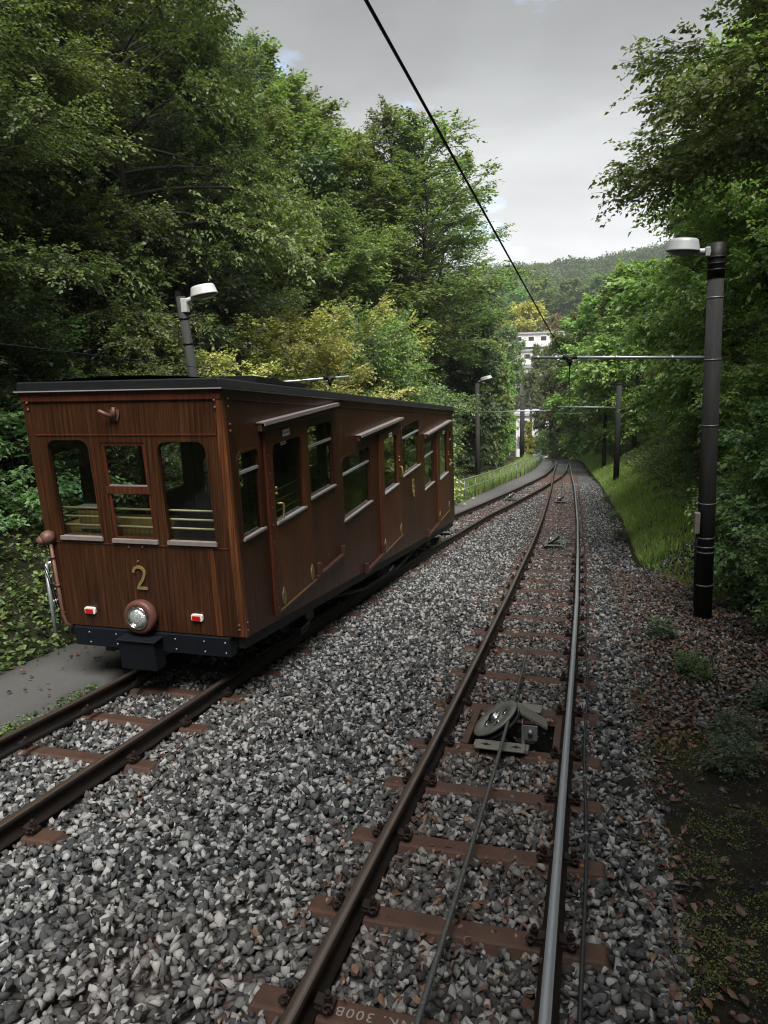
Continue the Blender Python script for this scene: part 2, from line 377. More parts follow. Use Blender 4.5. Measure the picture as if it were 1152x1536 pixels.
def make_bed():
    m, nt, out = nodes('ballast_bed')
    v = coords(nt)
    vo = nt.nodes.new('ShaderNodeTexVoronoi'); vo.inputs['Scale'].default_value = 19; nt.links.new(v, vo.inputs['Vector'])
    sp = nt.nodes.new('ShaderNodeSeparateColor'); nt.links.new(vo.outputs['Color'], sp.inputs[0])
    c = ramp(nt, [(.0, (.03, .033, .034)), (.4, (.08, .083, .085)), (.7, (.19, .19, .185)), (1, (.34, .335, .32))], sp.outputs[0]).outputs[0]
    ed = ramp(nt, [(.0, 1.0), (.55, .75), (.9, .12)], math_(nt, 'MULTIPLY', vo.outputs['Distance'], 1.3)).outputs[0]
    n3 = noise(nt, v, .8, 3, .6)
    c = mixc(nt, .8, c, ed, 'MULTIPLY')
    c = mixc(nt, math_(nt, 'MULTIPLY', ramp(nt, [(.48, 0.0), (.7, 1.0)], n3).outputs[0], .3), c, (.16, .10, .075))
    bsdf(nt, out, c, .9, 0, bump(nt, ed, .8, .03), 0, .3)
    return m
MT['bed'] = make_bed()
def make_soil(name, a, b, c, s1=2.5, s2=30):
    m, nt, out = nodes(name)
    v = coords(nt); n1 = noise(nt, v, s1, 5, .65); n2 = noise(nt, v, s2, 5, .7); n3 = noise(nt, v, s2 * 4, 3, .7)
    col = ramp(nt, [(.3, a), (.5, b), (.7, c)], math_(nt, 'ADD', math_(nt, 'MULTIPLY', n1, .5), math_(nt, 'MULTIPLY', n2, .5))).outputs[0]
    sp = ramp(nt, [(.64, 0.0), (.7, 1.0)], n3).outputs[0]
    col = mixc(nt, math_(nt, 'MULTIPLY', sp, .5), col, (.2, .19, .17))
    bsdf(nt, out, col, .92, 0, bump(nt, math_(nt, 'ADD', n2, n3), .8, .03), 0, .2)
    return m
MT['soil'] = make_soil('forest_soil', (.014, .014, .008), (.030, .032, .015), (.05, .045, .022))
MT['dirt'] = make_soil('mossy_dirt', (.010, .008, .006), (.026, .022, .015), (.066, .070, .020), 6, 42)
rng = np.random.default_rng(7)
# ------------------------------------------------------------------ setting
def grid_mesh(name, xs, ys, zf, keep=None):
    X, Y = np.meshgrid(xs, ys); Z = zf(X, Y)
    V = np.stack([X, Y, Z], -1).reshape(-1, 3)
    nx, ny = len(xs), len(ys)
    I, J = np.meshgrid(np.arange(nx - 1), np.arange(ny - 1))
    a = (J * nx + I).ravel(); q = np.stack([a, a + 1, a + nx + 1, a + nx], -1)
    if keep is not None:
        cx = (xs[:-1] + xs[1:]) / 2; cy = (ys[:-1] + ys[1:]) / 2
        CX, CY = np.meshgrid(cx, cy); q = q[keep(CX, CY).ravel()]
    return np_mesh(name, V, quads=q, smooth=True)
xs = np.concatenate([np.arange(-700, -60, 40), np.arange(-60, -10, 2.), np.arange(-10, 6, .2), np.arange(6, 60, 2.), np.arange(60, 701, 40)])
ys = np.concatenate([np.arange(-40, 0, 2.), np.arange(0, 30, .25), np.arange(30, 90, .6), np.arange(90, 330, 5.), np.arange(330, 900, 15.)])
def ground_cut(X, Y):
    z = ground(X, Y)
    inside = (X > EL(Y) + .02) & (X < ER(Y) + .12) & (Y < 84)
    return np.where(inside, zt(Y) - .75, z)
tag(link('ground', grid_mesh('ground', xs, ys, ground_cut), MT['soil']), kind='structure')
PIT = (-1.02, -.24, 5.74, 6.50)
def bed_z(u, Y): return zt(Y) - .20
def strip(name, f0, f1, us, ys_, zoff, mat, skirt=.6, hole=None, rough=0):
    """sheet between two edge lines with skirts going down"""
    V = []; q = []; n = len(us)
    for Y in ys_:
        a, b = float(f0(Y)), float(f1(Y)); z = float(zt(Y)) + zoff
        row = [(a - .02, Y, z - skirt)] + [((a + (b - a) * u) if not isinstance(u, tuple) else u[0], Y, z + rough * rng.normal()) for u in us] + [(b + .10, Y, z - skirt)]
        V += row
    m = n + 2
    for j in range(len(ys_) - 1):
        for i in range(m - 1):
            if hole:
                x = (V[j * m + i][0] + V[j * m + i + 1][0]) / 2; y = (ys_[j] + ys_[j + 1]) / 2
                if hole[0] < x < hole[1] and hole[2] < y < hole[3]: continue
            q.append((j * m + i, j * m + i + 1, (j + 1) * m + i + 1, (j + 1) * m + i))
    return link(name, np_mesh(name, V, quads=q), mat)
ysb = sorted(set([round(float(y), 3) for y in np.arange(-6, 84, .5)] + [5.74, 6.50]))
def bed_obj():
    V = []; q = []
    for Y in ysb:
        a, b = float(LL(Y)) - .33, float(ER(Y)) + .04; z = float(zt(Y)) - .20
        p0, p1 = (PIT[0], PIT[1]) if Y < 20 else (a + (b - a) * .6, a + (b - a) * .8)
        V += [(a - .02, Y, z - .5), (a, Y, z), ((a + p0) / 2, Y, z), (p0, Y, z), (p1, Y, z), (b - .1, Y, z), (b + .22, Y, z - .08), (b + .45, Y, z - .5)]
    m = 8
    for j in range(len(ysb) - 1):
        for i in range(m - 1):
            if i == 3 and PIT[2] <= ysb[j] and ysb[j + 1] <= PIT[3]: continue
            q.append((j * m + i, j * m + i + 1, (j + 1) * m + i + 1, (j + 1) * m + i))
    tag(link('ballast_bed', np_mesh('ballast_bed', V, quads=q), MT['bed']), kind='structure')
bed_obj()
tag(strip('path', EL, lambda Y: LL(Y) - .27, [0, .33, .66, 1], ysb, -.05, MT['asphalt'], .6, None, .004), kind='structure')
# mossy dirt strip on the right of the ballast, near the photographer
def dirt_z(X, Y): return ground(X, Y) + .022 + .03 * np.sin(X * 5 + Y * 3) * np.sin(Y * 4.3) + .012 * np.sin(17 * X) * np.sin(15 * Y)
xd = np.arange(0, 1.001, .04); yd = np.arange(-2, 7.61, .1)
U, Yd = np.meshgrid(xd, yd)
edge = .43 + .08 * np.sin(Yd * 2.1) + .05 * np.sin(Yd * 5.3 + 1) + .25 * sstep(5.5, 7.6, Yd)
edge = edge + .07 * np.sin(Yd * 11.3 + 2) + .04 * np.sin(Yd * 23.) 
Xd = edge + U * (3.2 - edge); Zd = dirt_z(Xd, Yd)
Zd = np.where(U < .01, Zd - .12, Zd); Zd = np.where(Yd > 7.55, Zd - .12, Zd)
nx, ny = len(xd), len(yd); I, J = np.meshgrid(np.arange(nx - 1), np.arange(ny - 1)); a = (J * nx + I).ravel()
tag(link('dirt_path', np_mesh('dirt_path', np.stack([Xd, Yd, Zd], -1).reshape(-1, 3), quads=np.stack([a, a + 1, a + nx + 1, a + nx], -1), smooth=True), MT['dirt']), kind='structure')

# ------------------------------------------------------------------ tracks
RAIL = [(-.055, -.14), (.055, -.14), (.055, -.128), (.012, -.112), (.009, -.044), (.031, -.036), (.033, -.010), (.026, 0), (-.026, 0), (-.033, -.010), (-.031, -.036), (-.009, -.044), (-.012, -.112), (-.055, -.128)]
def rail_mesh(fx, y0, y1, dz=0):
    Ys = np.concatenate([np.arange(y0, min(y1, 20), .5), np.arange(max(y0, 20), y1, .7), [y1]])
    Xc = fx(Ys); Z = zt(Ys) + dz; n = len(RAIL); V = []; q = []; mi = []
    for j in range(len(Ys)):
        k0, k1 = max(j - 1, 0), min(j + 1, len(Ys) - 1)
        t = np.array([Xc[k1] - Xc[k0], Ys[k1] - Ys[k0]]); t /= np.linalg.norm(t); nn = np.array([t[1], -t[0]])
        for (u, w) in RAIL: V.append((Xc[j] + nn[0] * u, Ys[j] + nn[1] * u, Z[j] + w))
    for j in range(len(Ys) - 1):
        for k in range(n):
            k2 = (k + 1) % n; q.append((j * n + k, j * n + k2, (j + 1) * n + k2, (j + 1) * n + k)); mi.append(1 if k == 7 else 0)
    return np_mesh('rail', V, quads=q, mi=mi)
def add_rail(parent, fx, y0, y1, head, dz=0):
    o = link('rail', rail_mesh(fx, y0, y1, dz), [MT['rail_side'], MT[head]], parent)
    off = origin(parent); o.location = (-off.x, -off.y, -off.z); return o
TR = thing('railway_track', (-.65, 2, float(zt(2))), 'right hand track of steel rails with the haul rope running between them', 'railway track')
TL = thing('railway_track', (-4.12, 2, float(zt(2))), 'left hand track that runs under the wooden car beside the asphalt path', 'railway track')
add_rail(TR, RR, -4, 78, 'rail_head'); add_rail(TR, lambda Y: RR(Y) - GAUGE, -4, 49, 'rail_head_brown')
add_rail(TL, LL, -4, 78, 'rail_head_brown'); add_rail(TL, lambda Y: LL(Y) + GAUGE, -4, 48, 'rail_head_brown')
# switch blades that carry each inner rail over to the other track's outer rail
add_rail(TR, lambda Y: np.interp(Y, [49.6, 60], [RR(49.6) - GAUGE, LL(60) + .10]), 49.6, 60, 'rail_head')
add_rail(TL, lambda Y: np.interp(Y, [48.6, 58], [LL(48.6) + GAUGE, RR(58) - .10]), 48.6, 58, 'rail_head')
def sleeper_mb(cx, Y, ln, z):
    b = MB(); h = ln / 2; w0, w1, hh = .068, .125, .10
    sl = (float(zt(Y + .1)) - float(zt(Y - .1))) / .2
    def P(x, y, dz): return (x, Y + y, z + sl * y + dz)
    b.hexa([P(cx - h - .06, -w1, -hh), P(cx + h + .06, -w1, -hh), P(cx + h + .06, w1, -hh), P(cx - h - .06, w1, -hh), P(cx - h, -w0, 0), P(cx + h, -w0, 0), P(cx + h, w0, 0), P(cx - h, w0, 0)])
    return b
def clip_mb(x, Y, side, z):
    b = MB(); s = side
    b.box((x + s * .078, Y, z + .016), (.085, .085, .030)); b.box((x + s * .055, Y, z + .036), (.05, .06, .022), Matrix.Rotation(s * .25, 4, 'Y'))
    b.tube([(x + s * .092, Y, z + .03), (x + s * .092, Y, z + .075)], .021, 6, smooth=False)
    b.tube([(x + s * .092, Y, z + .066), (x + s * .092, Y, z + .098)], .012, 8)
    ring = [(x + s * .105 + .022 * math.cos(a), Y - .045 + .022 * math.sin(a), z + .048) for a in np.linspace(0, 5.2, 9)]
    b.tube(ring, .0085, 6); return b
SLR = [1.0, 1.8, 2.58, 3.3, 4.08, 4.87, 5.63, 6.61, 7.6, 8.58, 9.4, 10.33, 11.31, 12.29, 13.16, 14.2] + [15.1 + .95 * k for k in range(36)]
SLEEPERS = []
def lay(parent, fc, ys_, yclip):
    for Y in ys_:
        x = float(fc(Y)); z = float(zt(Y)) - .142
        if parent is TR and Y > 46: ln = 1.7
        else: ln = 1.6
        s = sleeper_mb(x, Y, ln, z).build('sleeper', MT['sleeper'], parent, .012 if Y < 12 else 0)
        SLEEPERS.append((x, Y, ln))
        if Y < yclip:
            for r in (-GAUGE / 2, GAUGE / 2):
                for sd in (-1, 1):
                    c = clip_mb(x + r, Y, sd, z).build('rail_clip', MT['steel_clip'], None)
                    c.parent = s; off = origin(s); c.location = (-off.x, -off.y, -off.z)
        if parent is TR and abs(Y - 2.58) < .01:
            fc_ = bpy.data.curves.new('painted_mark', 'FONT'); fc_.body = 'NK. 300B'; fc_.size = .078; fc_.extrude = .0006; fc_.align_x = 'CENTER'; fc_.align_y = 'CENTER'; fc_.space_character = 1.2
            t = bpy.data.objects.new('tmp', fc_); me = bpy.data.meshes.new_from_object(t); bpy.data.objects.remove(t)
            me.transform(Matrix.Translation((-.87, Y + .0, z + .0022)) @ Matrix.Rotation(-.138, 4, 'X') @ Matrix.Rotation(math.pi, 4, 'Z'))
            m = link('painted_mark', me, MT['sill'], s); off = origin(s); m.location = (-off.x, -off.y, -off.z); m['label'] = 'white painted letters on the near sleeper'
lay(TR, lambda Y: RR(Y) - GAUGE / 2, SLR, 17)
lay(TL, lambda Y: LL(Y) + GAUGE / 2, [1.35, 2.1, 2.8, 3.48, 4.6, 5.4, 6.2] + [7 + .95 * k for k in range(11)] + [17.4 + .95 * k for k in range(28)], 7)
# haul rope, twisted strands
def rope_mesh(pts, r, lobes=6, twist=38.0, seg=18):
    V = []; q = []; d = 0
    for i, p in enumerate(pts):
        if i: d += (Vector(p) - Vector(pts[i - 1])).length
        for k in range(seg):
            a = 2 * math.pi * k / seg; rr = r * (1 - .20 * (1 - abs(math.cos(lobes / 2 * a))))
            b = a + d * twist; V.append((p[0] + rr * math.cos(b), p[1], p[2] + rr * math.sin(b)))
    for i in range(len(pts) - 1):
        for k in range(seg): q.append((i * seg + k, i * seg + (k + 1) % seg, (i + 1) * seg + (k + 1) % seg, (i + 1) * seg + k))
    return np_mesh('haul_rope', V, quads=q, smooth=True)
def rope_z(Y): return float(zt(Y)) + .012 + .05 * math.exp(-((Y - 5.95) / .8) ** 2)
Yr = list(np.arange(-1, 8, .012)) + list(np.arange(8, 48, .25))
xr = lambda Y: float(np.interp(Y, [-1, 5.95, 18, 29, 48], [-.66, -.615, float(RR(18)) - .53, float(RR(29)) - .53, float(RR(48)) - .53]))
tag(link('haul_rope', rope_mesh([(xr(Y), Y, rope_z(Y)) for Y in Yr], .0155), MT['cable']), 'twisted steel haul rope lying along the middle of the right hand track', 'cable')
b = MB(); b.tube([(float(LL(Y)) + .20, Y, float(zt(Y)) - .045) for Y in np.arange(-2, 16, .5)], .022, 8)
tag(b.build('guide_pipe', MT['black']), 'black pipe running along the inside of the left hand rail toward the car', 'pipe')
# thin cable clipped beside the right rail
SG = thing('signal_cable', (.03, 3, float(zt(3)) - .1), 'thin black cable clipped along the outside of the right hand rail', 'cable')
sx = lambda Y: float(RR(Y)) + .155 + .012 * math.sin(Y * 1.9)
b = MB(); b.tube([(sx(Y), Y, float(zt(Y)) - .085 + .012 * math.sin(Y * 2.3)) for Y in np.arange(-2, 34, .3)], .0115, 8); b.build('cable', MT['sig_cable'], SG)
for Y in [2.4, 3.28, 4.35, 5.2, 6.0, 7.1, 8.2, 9.3]:
    b = MB(); x = sx(Y); z = float(zt(Y)) - .085
    b.hexa([(x - .10, Y - .014, z - .05), (x - .01, Y - .010, z - .004), (x - .01, Y + .014, z - .004), (x - .10, Y + .018, z - .05), (x - .10, Y - .014, z - .044), (x - .01, Y - .010, z + .004), (x - .01, Y + .014, z + .004), (x - .10, Y + .018, z - .044)])
    b.tube([(x, Y - .012, z), (x, Y + .014, z)], .0165, 8); b.build('cable_clip', MT['galv_dark'], SG)
# ------------------------------------------------------------------ rope sheave in its pit
def sheave(x, Y, label, pit=True):
    z = float(zt(Y)); T = thing('rope_pulley', (x, Y, z - .14), label, 'pulley', 'tilted rope pulleys along the two tracks')
    n = Vector((-.58, -.03, .81)).normalized(); c = Vector((x - .12, Y - .03, z + .02))
    w = MB(); M = at(c, n)
    w.lathe([(.0, .014), (.055, .016), (.06, .0), (.13, -.012), (.137, .004), (.222, .012), (.232, .004), (.225, -.012), (.185, -.035), (.0, -.036)], M, 40)
    W = w.build('pulley_wheel', MT['cast'], T)
    h = MB(); h.lathe([(.062, .012), (.062, .026), (.035, .03), (.035, .045), (.0, .046)], M, 20)
    for a in (0.4, 1.6, 3.4, 4.9): 
        d = M @ Vector((.098 * math.cos(a), .098 * math.sin(a), -.004)); h.lathe([(.02, -.004), (.02, .0095), (.012, .012), (0, .012)], at(d, n), 8)
    hb = h.build('hub', MT['chrome'], None); hb.parent = W; off = origin(W); hb.location = (-off.x, -off.y, -off.z)
    g = MB()
    for a in (.0, 2.1, 4.2):
        d = M @ Vector((.105 * math.cos(a), .105 * math.sin(a), -.0085)); g.box(d, (.075, .03, .006), rot_to(n) @ Matrix.Rotation(a, 4, 'Z'))
    g_ = g.build('spoke_hole', MT['pitdark'], None); g_.parent = W; g_.location = (-off.x, -off.y, -off.z)
    l = MB(); M2 = at(c - n * .075, n); l.lathe([(.0, .012), (.16, .016), (.215, .03), (.228, .022), (.222, .0), (.12, -.03), (0, -.03)], M2, 36); l.build('lower_flange', MT['dark_gloss'], T)
    s = (float(zt(Y + .5)) - float(zt(Y - .5)))
    RX = Matrix.Rotation(math.atan(s), 4, 'X')
    p = MB(); p.box((x - .03, Y - .40, z + s * -.40 - .078), (.41, .17, .016), RX); p.box((x - .03, Y - .34, z - .34 * s - .11), (.46, .12, .04), RX)
    o = p.build('front_plate', MT['plate'], T, .006)
    for dx in (-.12, .13):
        q = MB(); q.box((x - .03 + dx, Y - .41, z + s * -.41 - .069), (.075, .016, .004), RX); q.lathe([(.018, 0), (.018, .006), (0, .008)], at((x - .03 + dx, Y - .41, z + s * -.41 - .069)), 8)
        k = q.build('slotted_bolt', MT['pitdark'], None); k.parent = o; off = origin(o); k.location = (-off.x, -off.y, -off.z)
    p = MB(); p.box((x + .05, Y + .55, z + s * .55 - .085), (.40, .20, .016), RX); p.build('rear_plate', MT['plate'], T, .006)
    RT = Matrix.Rotation(.50, 4, 'Y') @ RX
    p = MB(); p.box((x + .20, Y + .07, z + .03), (.29, .19, .012), RT); p.box((x + .205, Y + .065, z + .014), (.28, .18, .014), RT); p.build('cover_plate', MT['plate'], T, .004)
    p = MB(); p.box((x + .185, Y - .05, z - .075), (.13, .012, .14)); p.box((x + .12, Y + .02, z - .07), (.012, .16, .18)); p.lathe([(.022, 0), (.022, .03), (0, .03)], at((x + .19, Y - .056, z - .06), (0, -1, 0)), 6); p.build('bracket', MT['galv'], T)
    p = MB(); p.tube([c - n * .30, c - n * .02], .028, 10); p.box((x - .02, Y, z - .22), (.5, .07, .07)); p.build('axle', MT['black'], T)
    if pit:
        for sx_ in (-.355, .415):
            p = MB(); p.hexa([(x + sx_ - .03, 5.70, float(zt(5.70)) - .20), (x + sx_ + .03, 5.70, float(zt(5.70)) - .20), (x + sx_ + .03, 6.54, float(zt(6.54)) - .20), (x + sx_ - .03, 6.54, float(zt(6.54)) - .20),
                    (x + sx_ - .03, 5.70, float(zt(5.70)) - .135), (x + sx_ + .03, 5.70, float(zt(5.70)) - .135), (x + sx_ + .03, 6.54, float(zt(6.54)) - .135), (x + sx_ - .03, 6.54, float(zt(6.54)) - .135)])
            p.build('frame_bar', MT['sleeper'], T, .004)
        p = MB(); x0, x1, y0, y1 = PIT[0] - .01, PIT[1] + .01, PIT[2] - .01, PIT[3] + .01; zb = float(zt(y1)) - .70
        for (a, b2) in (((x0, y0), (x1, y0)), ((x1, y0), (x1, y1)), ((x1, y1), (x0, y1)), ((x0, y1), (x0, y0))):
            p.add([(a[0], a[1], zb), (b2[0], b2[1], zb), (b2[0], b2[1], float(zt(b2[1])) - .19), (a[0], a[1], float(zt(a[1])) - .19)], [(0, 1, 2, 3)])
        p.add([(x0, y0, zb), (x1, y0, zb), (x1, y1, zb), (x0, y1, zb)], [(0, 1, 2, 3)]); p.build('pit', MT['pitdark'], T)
    return T
sheave(-.625, 5.98, 'grey tilted rope pulley in an open pit between near sleepers')
sheave(float(RR(17.9)) - .53, 17.9, 'second tilted rope pulley along the right hand track, some way beyond the open pit', False)
sheave(float(RR(29)) - .53, 29, 'small distant rope pulley on the right hand track just before the switch', False)
sheave(float(LL(19.6)) + .50, 19.6, 'rope pulley on the left hand track just below the far end of the wooden car', False)
sheave(float(LL(29.6)) + .53, 29.6, 'small distant rope pulley on the left hand track beside the railing', False)
# ------------------------------------------------------------------ the wooden funicular car (absolute coordinates, s = distance along it)
CX, CY0, HB, HH, LEN, RAKE = -4.21, 6.04, -2.731, 2.384, 11.34, .053
SB, SRF = .139, .1113
HW = 1.05
CAR = thing('funicular_car', (CX, CY0 + 5.6, float(zt(CY0 + 5.6))), 'dark brown wooden funicular car with sloping body, stepped windows and number two on its front', 'funicular car')
def side_fn(sg):
    return lambda u, v, w: (CX + sg * (HW + w), CY0 + u, v)
def front_fn(u, v, w): return (CX + u, CY0 - RAKE * v - w, HB + v)
REAR_B = HB - SB * LEN
def rear_fn(u, v, w): return (CX + u, CY0 + LEN - RAKE * v + w, REAR_B + v)
def rrect(u0, u1, v0, v1, rt=.09, rb=.0, n=6):
    p = []
    def arc(cx, cy, r, a0):
        if r <= 0: p.append((cx, cy)); return
        for k in range(n + 1):
            a = a0 + math.pi / 2 * k / n; p.append((cx + r * math.cos(a), cy + r * math.sin(a)))
    arc(u1 - rt, v1 - rt, rt, 0); arc(u0 + rt, v1 - rt, rt, math.pi / 2); arc(u0 + rb, v0 + rb, rb, math.pi); arc(u1 - rb, v0 + rb, rb, 1.5 * math.pi)
    return p
# windows (s0, s1, zbottom, ztop, crossbar z)
WINS = [(.11, .56, -1.77, -.955, -1.14), (1.88, 2.72, -1.745, -.915, -1.145), (3.06, 4.33, -2.30, -1.465, -1.69), (6.32, 7.64, -2.285, -1.425, -1.63), (8.05, 8.95, -2.87, -1.985, -2.235), (10.72, 11.02, -2.80, -2.02, -2.24)]
# doors: panel s0,s1,zb,zt ; window s0,s1,zb,zt ; handle s
DOORS = [((.79, 1.86, -2.74, -.80), (.86, 1.66, -1.80, -.97), .90, 1), ((4.86, 6.12, -3.29, -1.36), (5.07, 5.92, -2.34, -1.485), 6.03, -1), ((9.33, 10.64, -3.86, -1.87), (9.55, 10.45, -2.935, -1.99), 10.58, -1)]
top = lambda s: HB + HH - SRF * (s + RAKE * HH)
bot = lambda s: HB - SB * s
OUT = [(0, bot(0)), (LEN, bot(LEN)), (LEN - RAKE * HH + .0, top(LEN - RAKE * HH)), (-RAKE * HH, top(-RAKE * HH))]
body = MB()
for sg in (1, -1):
    holes = [rrect(a, b_, c, d) for a, b_, c, d, e in WINS] + [rrect(w[0] - .01, w[1] + .01, w[2] - .01, w[3] + .01) for p_, w, h_, q_ in DOORS]
    body.slab(OUT, holes, side_fn(sg), .05)
FW = [(-.86, -.40, .965, 1.94), (-.262, .215, .955, 1.918), (.35, .845, .957, 1.925)]
HF = HH
fo = [(-HW + .05, 0), (HW - .05, 0), (HW - .05, HF), (-HW + .05, HF)]
body.slab(fo, [rrect(*f, .09) if i != 1 else rrect(*f, .015) for i, f in enumerate(FW)], front_fn, .05)
HR = top(LEN - RAKE * HH) - REAR_B - .02
body.slab([(-HW + .05, 0), (HW - .05, 0), (HW - .05, HR), (-HW + .05, HR)], [rrect(a, b_, c + .25, d + .2, .09) for a, b_, c, d in FW], rear_fn, .05)
body.build('body', MT['wood'], CAR)
# window frames, panes, sills, crossbars
def ring(b, inner, grow, fn, t, t0, mi=0):
    u0, u1, v0, v1, rt = inner
    b.slab(rrect(u0 - grow, u1 + grow, v0 - grow, v1 + grow, rt + grow * .8), [rrect(u0, u1, v0, v1, rt)], fn, t, mi, t0)
def window(parent, name, r, fn, rt=.09, bar=None, sill='sill', detail=True, grow=.028, proud=.006, frame_mat='wood'):
    b = MB(); ring(b, (*r, rt), grow, fn, .012, proud); F = b.build(name, MT[frame_mat], parent)
    g = MB(); g.slab(rrect(r[0] - .004, r[1] + .004, r[2] - .004, r[3] + .004, rt), [], fn, .004, 0, -.028)
    sub(g, 'pane', 'glass', F)
    if detail:
        s = MB(); s.slab([(r[0] - .02, r[2] - .016), (r[1] + .03, r[2] - .016), (r[1] + .03, r[2] + .006), (r[0] - .02, r[2] + .006)], [], fn, .045, 0, .026); sub(s, 'window_sill', sill, F)
    if bar:
        s = MB(); s.slab([(r[0], bar - .014), (r[1], bar - .014), (r[1], bar + .014), (r[0], bar + .014)], [], fn, .02, 0, -.008); sub(s, 'crossbar', 'white_bar', F)
    return F
def sub(mb, name, mat, parent, bevel=0, label=None):
    o = mb.build(name, MT[mat], None, bevel); o.parent = parent; off = origin(parent); o.location = (-off.x, -off.y, -off.z)
    if label: o['label'] = label
    return o
for sg in (1, -1):
    for a, b_, c, d, e in WINS: window(CAR, 'window', (a, b_, c, d), side_fn(sg), .085, e, detail=sg > 0)
    fn = side_fn(sg)
    for i, (p_, w, hs, hd) in enumerate(DOORS):
        b = MB(); b.slab([(p_[0], p_[2]), (p_[1], p_[2]), (p_[1], p_[3]), (p_[0], p_[3])], [rrect(*w, .085)], fn, .014, 0, .016)
        D = b.build('door', MT['door_wood'], CAR, .003)
        g = MB(); g.slab(rrect(w[0] - .004, w[1] + .004, w[2] - .004, w[3] + .004, .085), [], fn, .004, 0, -.02); sub(g, 'pane', 'glass', D)
        if sg < 0: continue
        s = MB(); s.slab([(w[0] - .01, w[2] - .014), (w[1] + .03, w[2] - .014), (w[1] + .03, w[2] + .008), (w[0] - .01, w[2] + .008)], [], fn, .05, 0, .034); sub(s, 'window_sill', 'white_bar', D)
        for k in range(3):   # guard bars behind the door glass
            zz = w[2] + .09 + .115 * k; s = MB(); s.tube([fn(w[0], zz, -.06), fn(w[1], zz, -.06)], .006, 6); sub(s, 'guard_bar', 'brass_dull', D)
        h = MB(); hz = (w[2] + .12) if i == 0 else w[2] + .19
        h.tube([fn(hs, hz + .09, .016), fn(hs + hd * .02, hz + .09, .06), fn(hs + hd * .03, hz + .08, .07), fn(hs + hd * .03, hz - .07, .07), fn(hs, hz - .09, .016)], .011, 8)
        sub(h, 'handle', 'brass', D)
        h = MB()
        for dz in (.2, .26): h.lathe([(.016, 0), (.016, .01), (.008, .018), (0, .02)], at(fn(hs - .02, hz + dz, .016), (sg, 0, 0)), 10)
        sub(h, 'lock', 'brass', D)
        for ds in (.12, p_[1] - p_[0] - .10):   # drop shaped brass plates at the foot of the door
            o_ = [(p_[0] + ds + .052 * math.sin(a) * (1 - .25 * math.cos(a)), p_[2] + .10 - .085 * math.cos(a)) for a in np.linspace(0, 2 * math.pi, 17)[:-1]]
            o_[8] = (p_[0] + ds, p_[2] + .225); h = MB(); h.slab(o_, [], fn, .01, 0, .024); sub(h, 'brass_plate', 'brass_dull', D)
        h = MB(); h.slab([(p_[0] - .0, p_[2] - .022), (p_[1], p_[2] - .022), (p_[1], p_[2] + .004), (p_[0], p_[2] + .004)], [], fn, .03, 0, .03); sub(h, 'foot_strip', 'tan', D)
        pc = 1.235 if i == 0 else (p_[0] + p_[1]) / 2; pz = p_[3] - .085
        h = MB(); h.slab([(pc - .09, pz - .033), (pc + .09, pz - .033), (pc + .09, pz + .033), (pc - .09, pz + .033)], [], fn, .006, 0, .023); S = sub(h, 'sign_plate', 'white', D)
        fc_ = bpy.data.curves.new('sign_text', 'FONT'); fc_.body = 'AUSSTIEG'; fc_.size = .036; fc_.align_x = 'CENTER'; fc_.align_y = 'CENTER'; fc_.extrude = .0004
        t = bpy.data.objects.new('tmp', fc_); me = bpy.data.meshes.new_from_object(t); bpy.data.objects.remove(t)
        me.transform(Matrix.Translation(Vector(fn(pc, pz, .0245))) @ Matrix.Rotation(math.pi / 2, 4, 'Z') @ Matrix.Rotation(math.pi / 2, 4, 'X'))
        m = link('sign_text', me, MT['ink'], S); off = origin(S); m.location = (-off.x, -off.y, -off.z)
        if i == 0:
            h = MB(); h.slab([(1.155, w[3] - .045), (1.295, w[3] - .045), (1.295, w[3] - .01), (1.155, w[3] - .01)], [], fn, .003, 0, -.012); h.slab([(1.18, w[3] - .032), (1.27, w[3] - .032), (1.27, w[3] - .022), (1.18, w[3] - .022)], [], fn, .001, 1, -.0105)
            o = h.build('sticker', [MT['white'], MT['ink']], None); o.parent = D; off = origin(D); o.location = (-off.x, -off.y, -off.z)
fn = side_fn(1)
# rain hoods over the doors
for s0, s1, z in ((.57, 2.80, -.752), (3.71, 6.10, -1.275), (8.06, 10.63, -1.80)):
    b = MB(); b.slab([(s0, z - .045), (s1, z - .045), (s1, z + .04), (s0, z + .04)], [], fn, .05, 0, .055)
    A = b.build('door_hood', MT['brown_trim'], CAR, .006)
    b = MB(); b.slab([(s0 - .01, z + .038), (s1 + .01, z + .038), (s1 + .01, z + .050), (s0 - .01, z + .050)], [], fn, .095, 0, .095); b.slab([(s0 - .01, z + .012), (s1 + .01, z + .012), (s1 + .01, z + .038), (s0 - .01, z + .038)], [], fn, .008, 0, .095)
    sub(b, 'hood_strip', 'sill', A)
# red post strips with rivets beside the doors
for s0, s1, z0, z1 in ((.665, .775, -2.77, -.80), (4.76, 4.85, -3.30, -1.33), (9.23, 9.32, -3.88, -1.85)):
    b = MB(); b.slab([(s0, z0), (s1, z0), (s1, z1), (s0, z1)], [], fn, .03, 0, .032); P_ = b.build('door_post', MT['red_wood'], CAR, .006)
    b = MB()
    for k in range(11): b.lathe([(.009, 0), (.008, .004), (0, .007)], at(fn((s0 + s1) / 2 + .01, z0 + .08 + k * (z1 - z0 - .16) / 10, .032), (1, 0, 0)), 8)
    sub(b, 'rivet', 'pink_paint', P_)
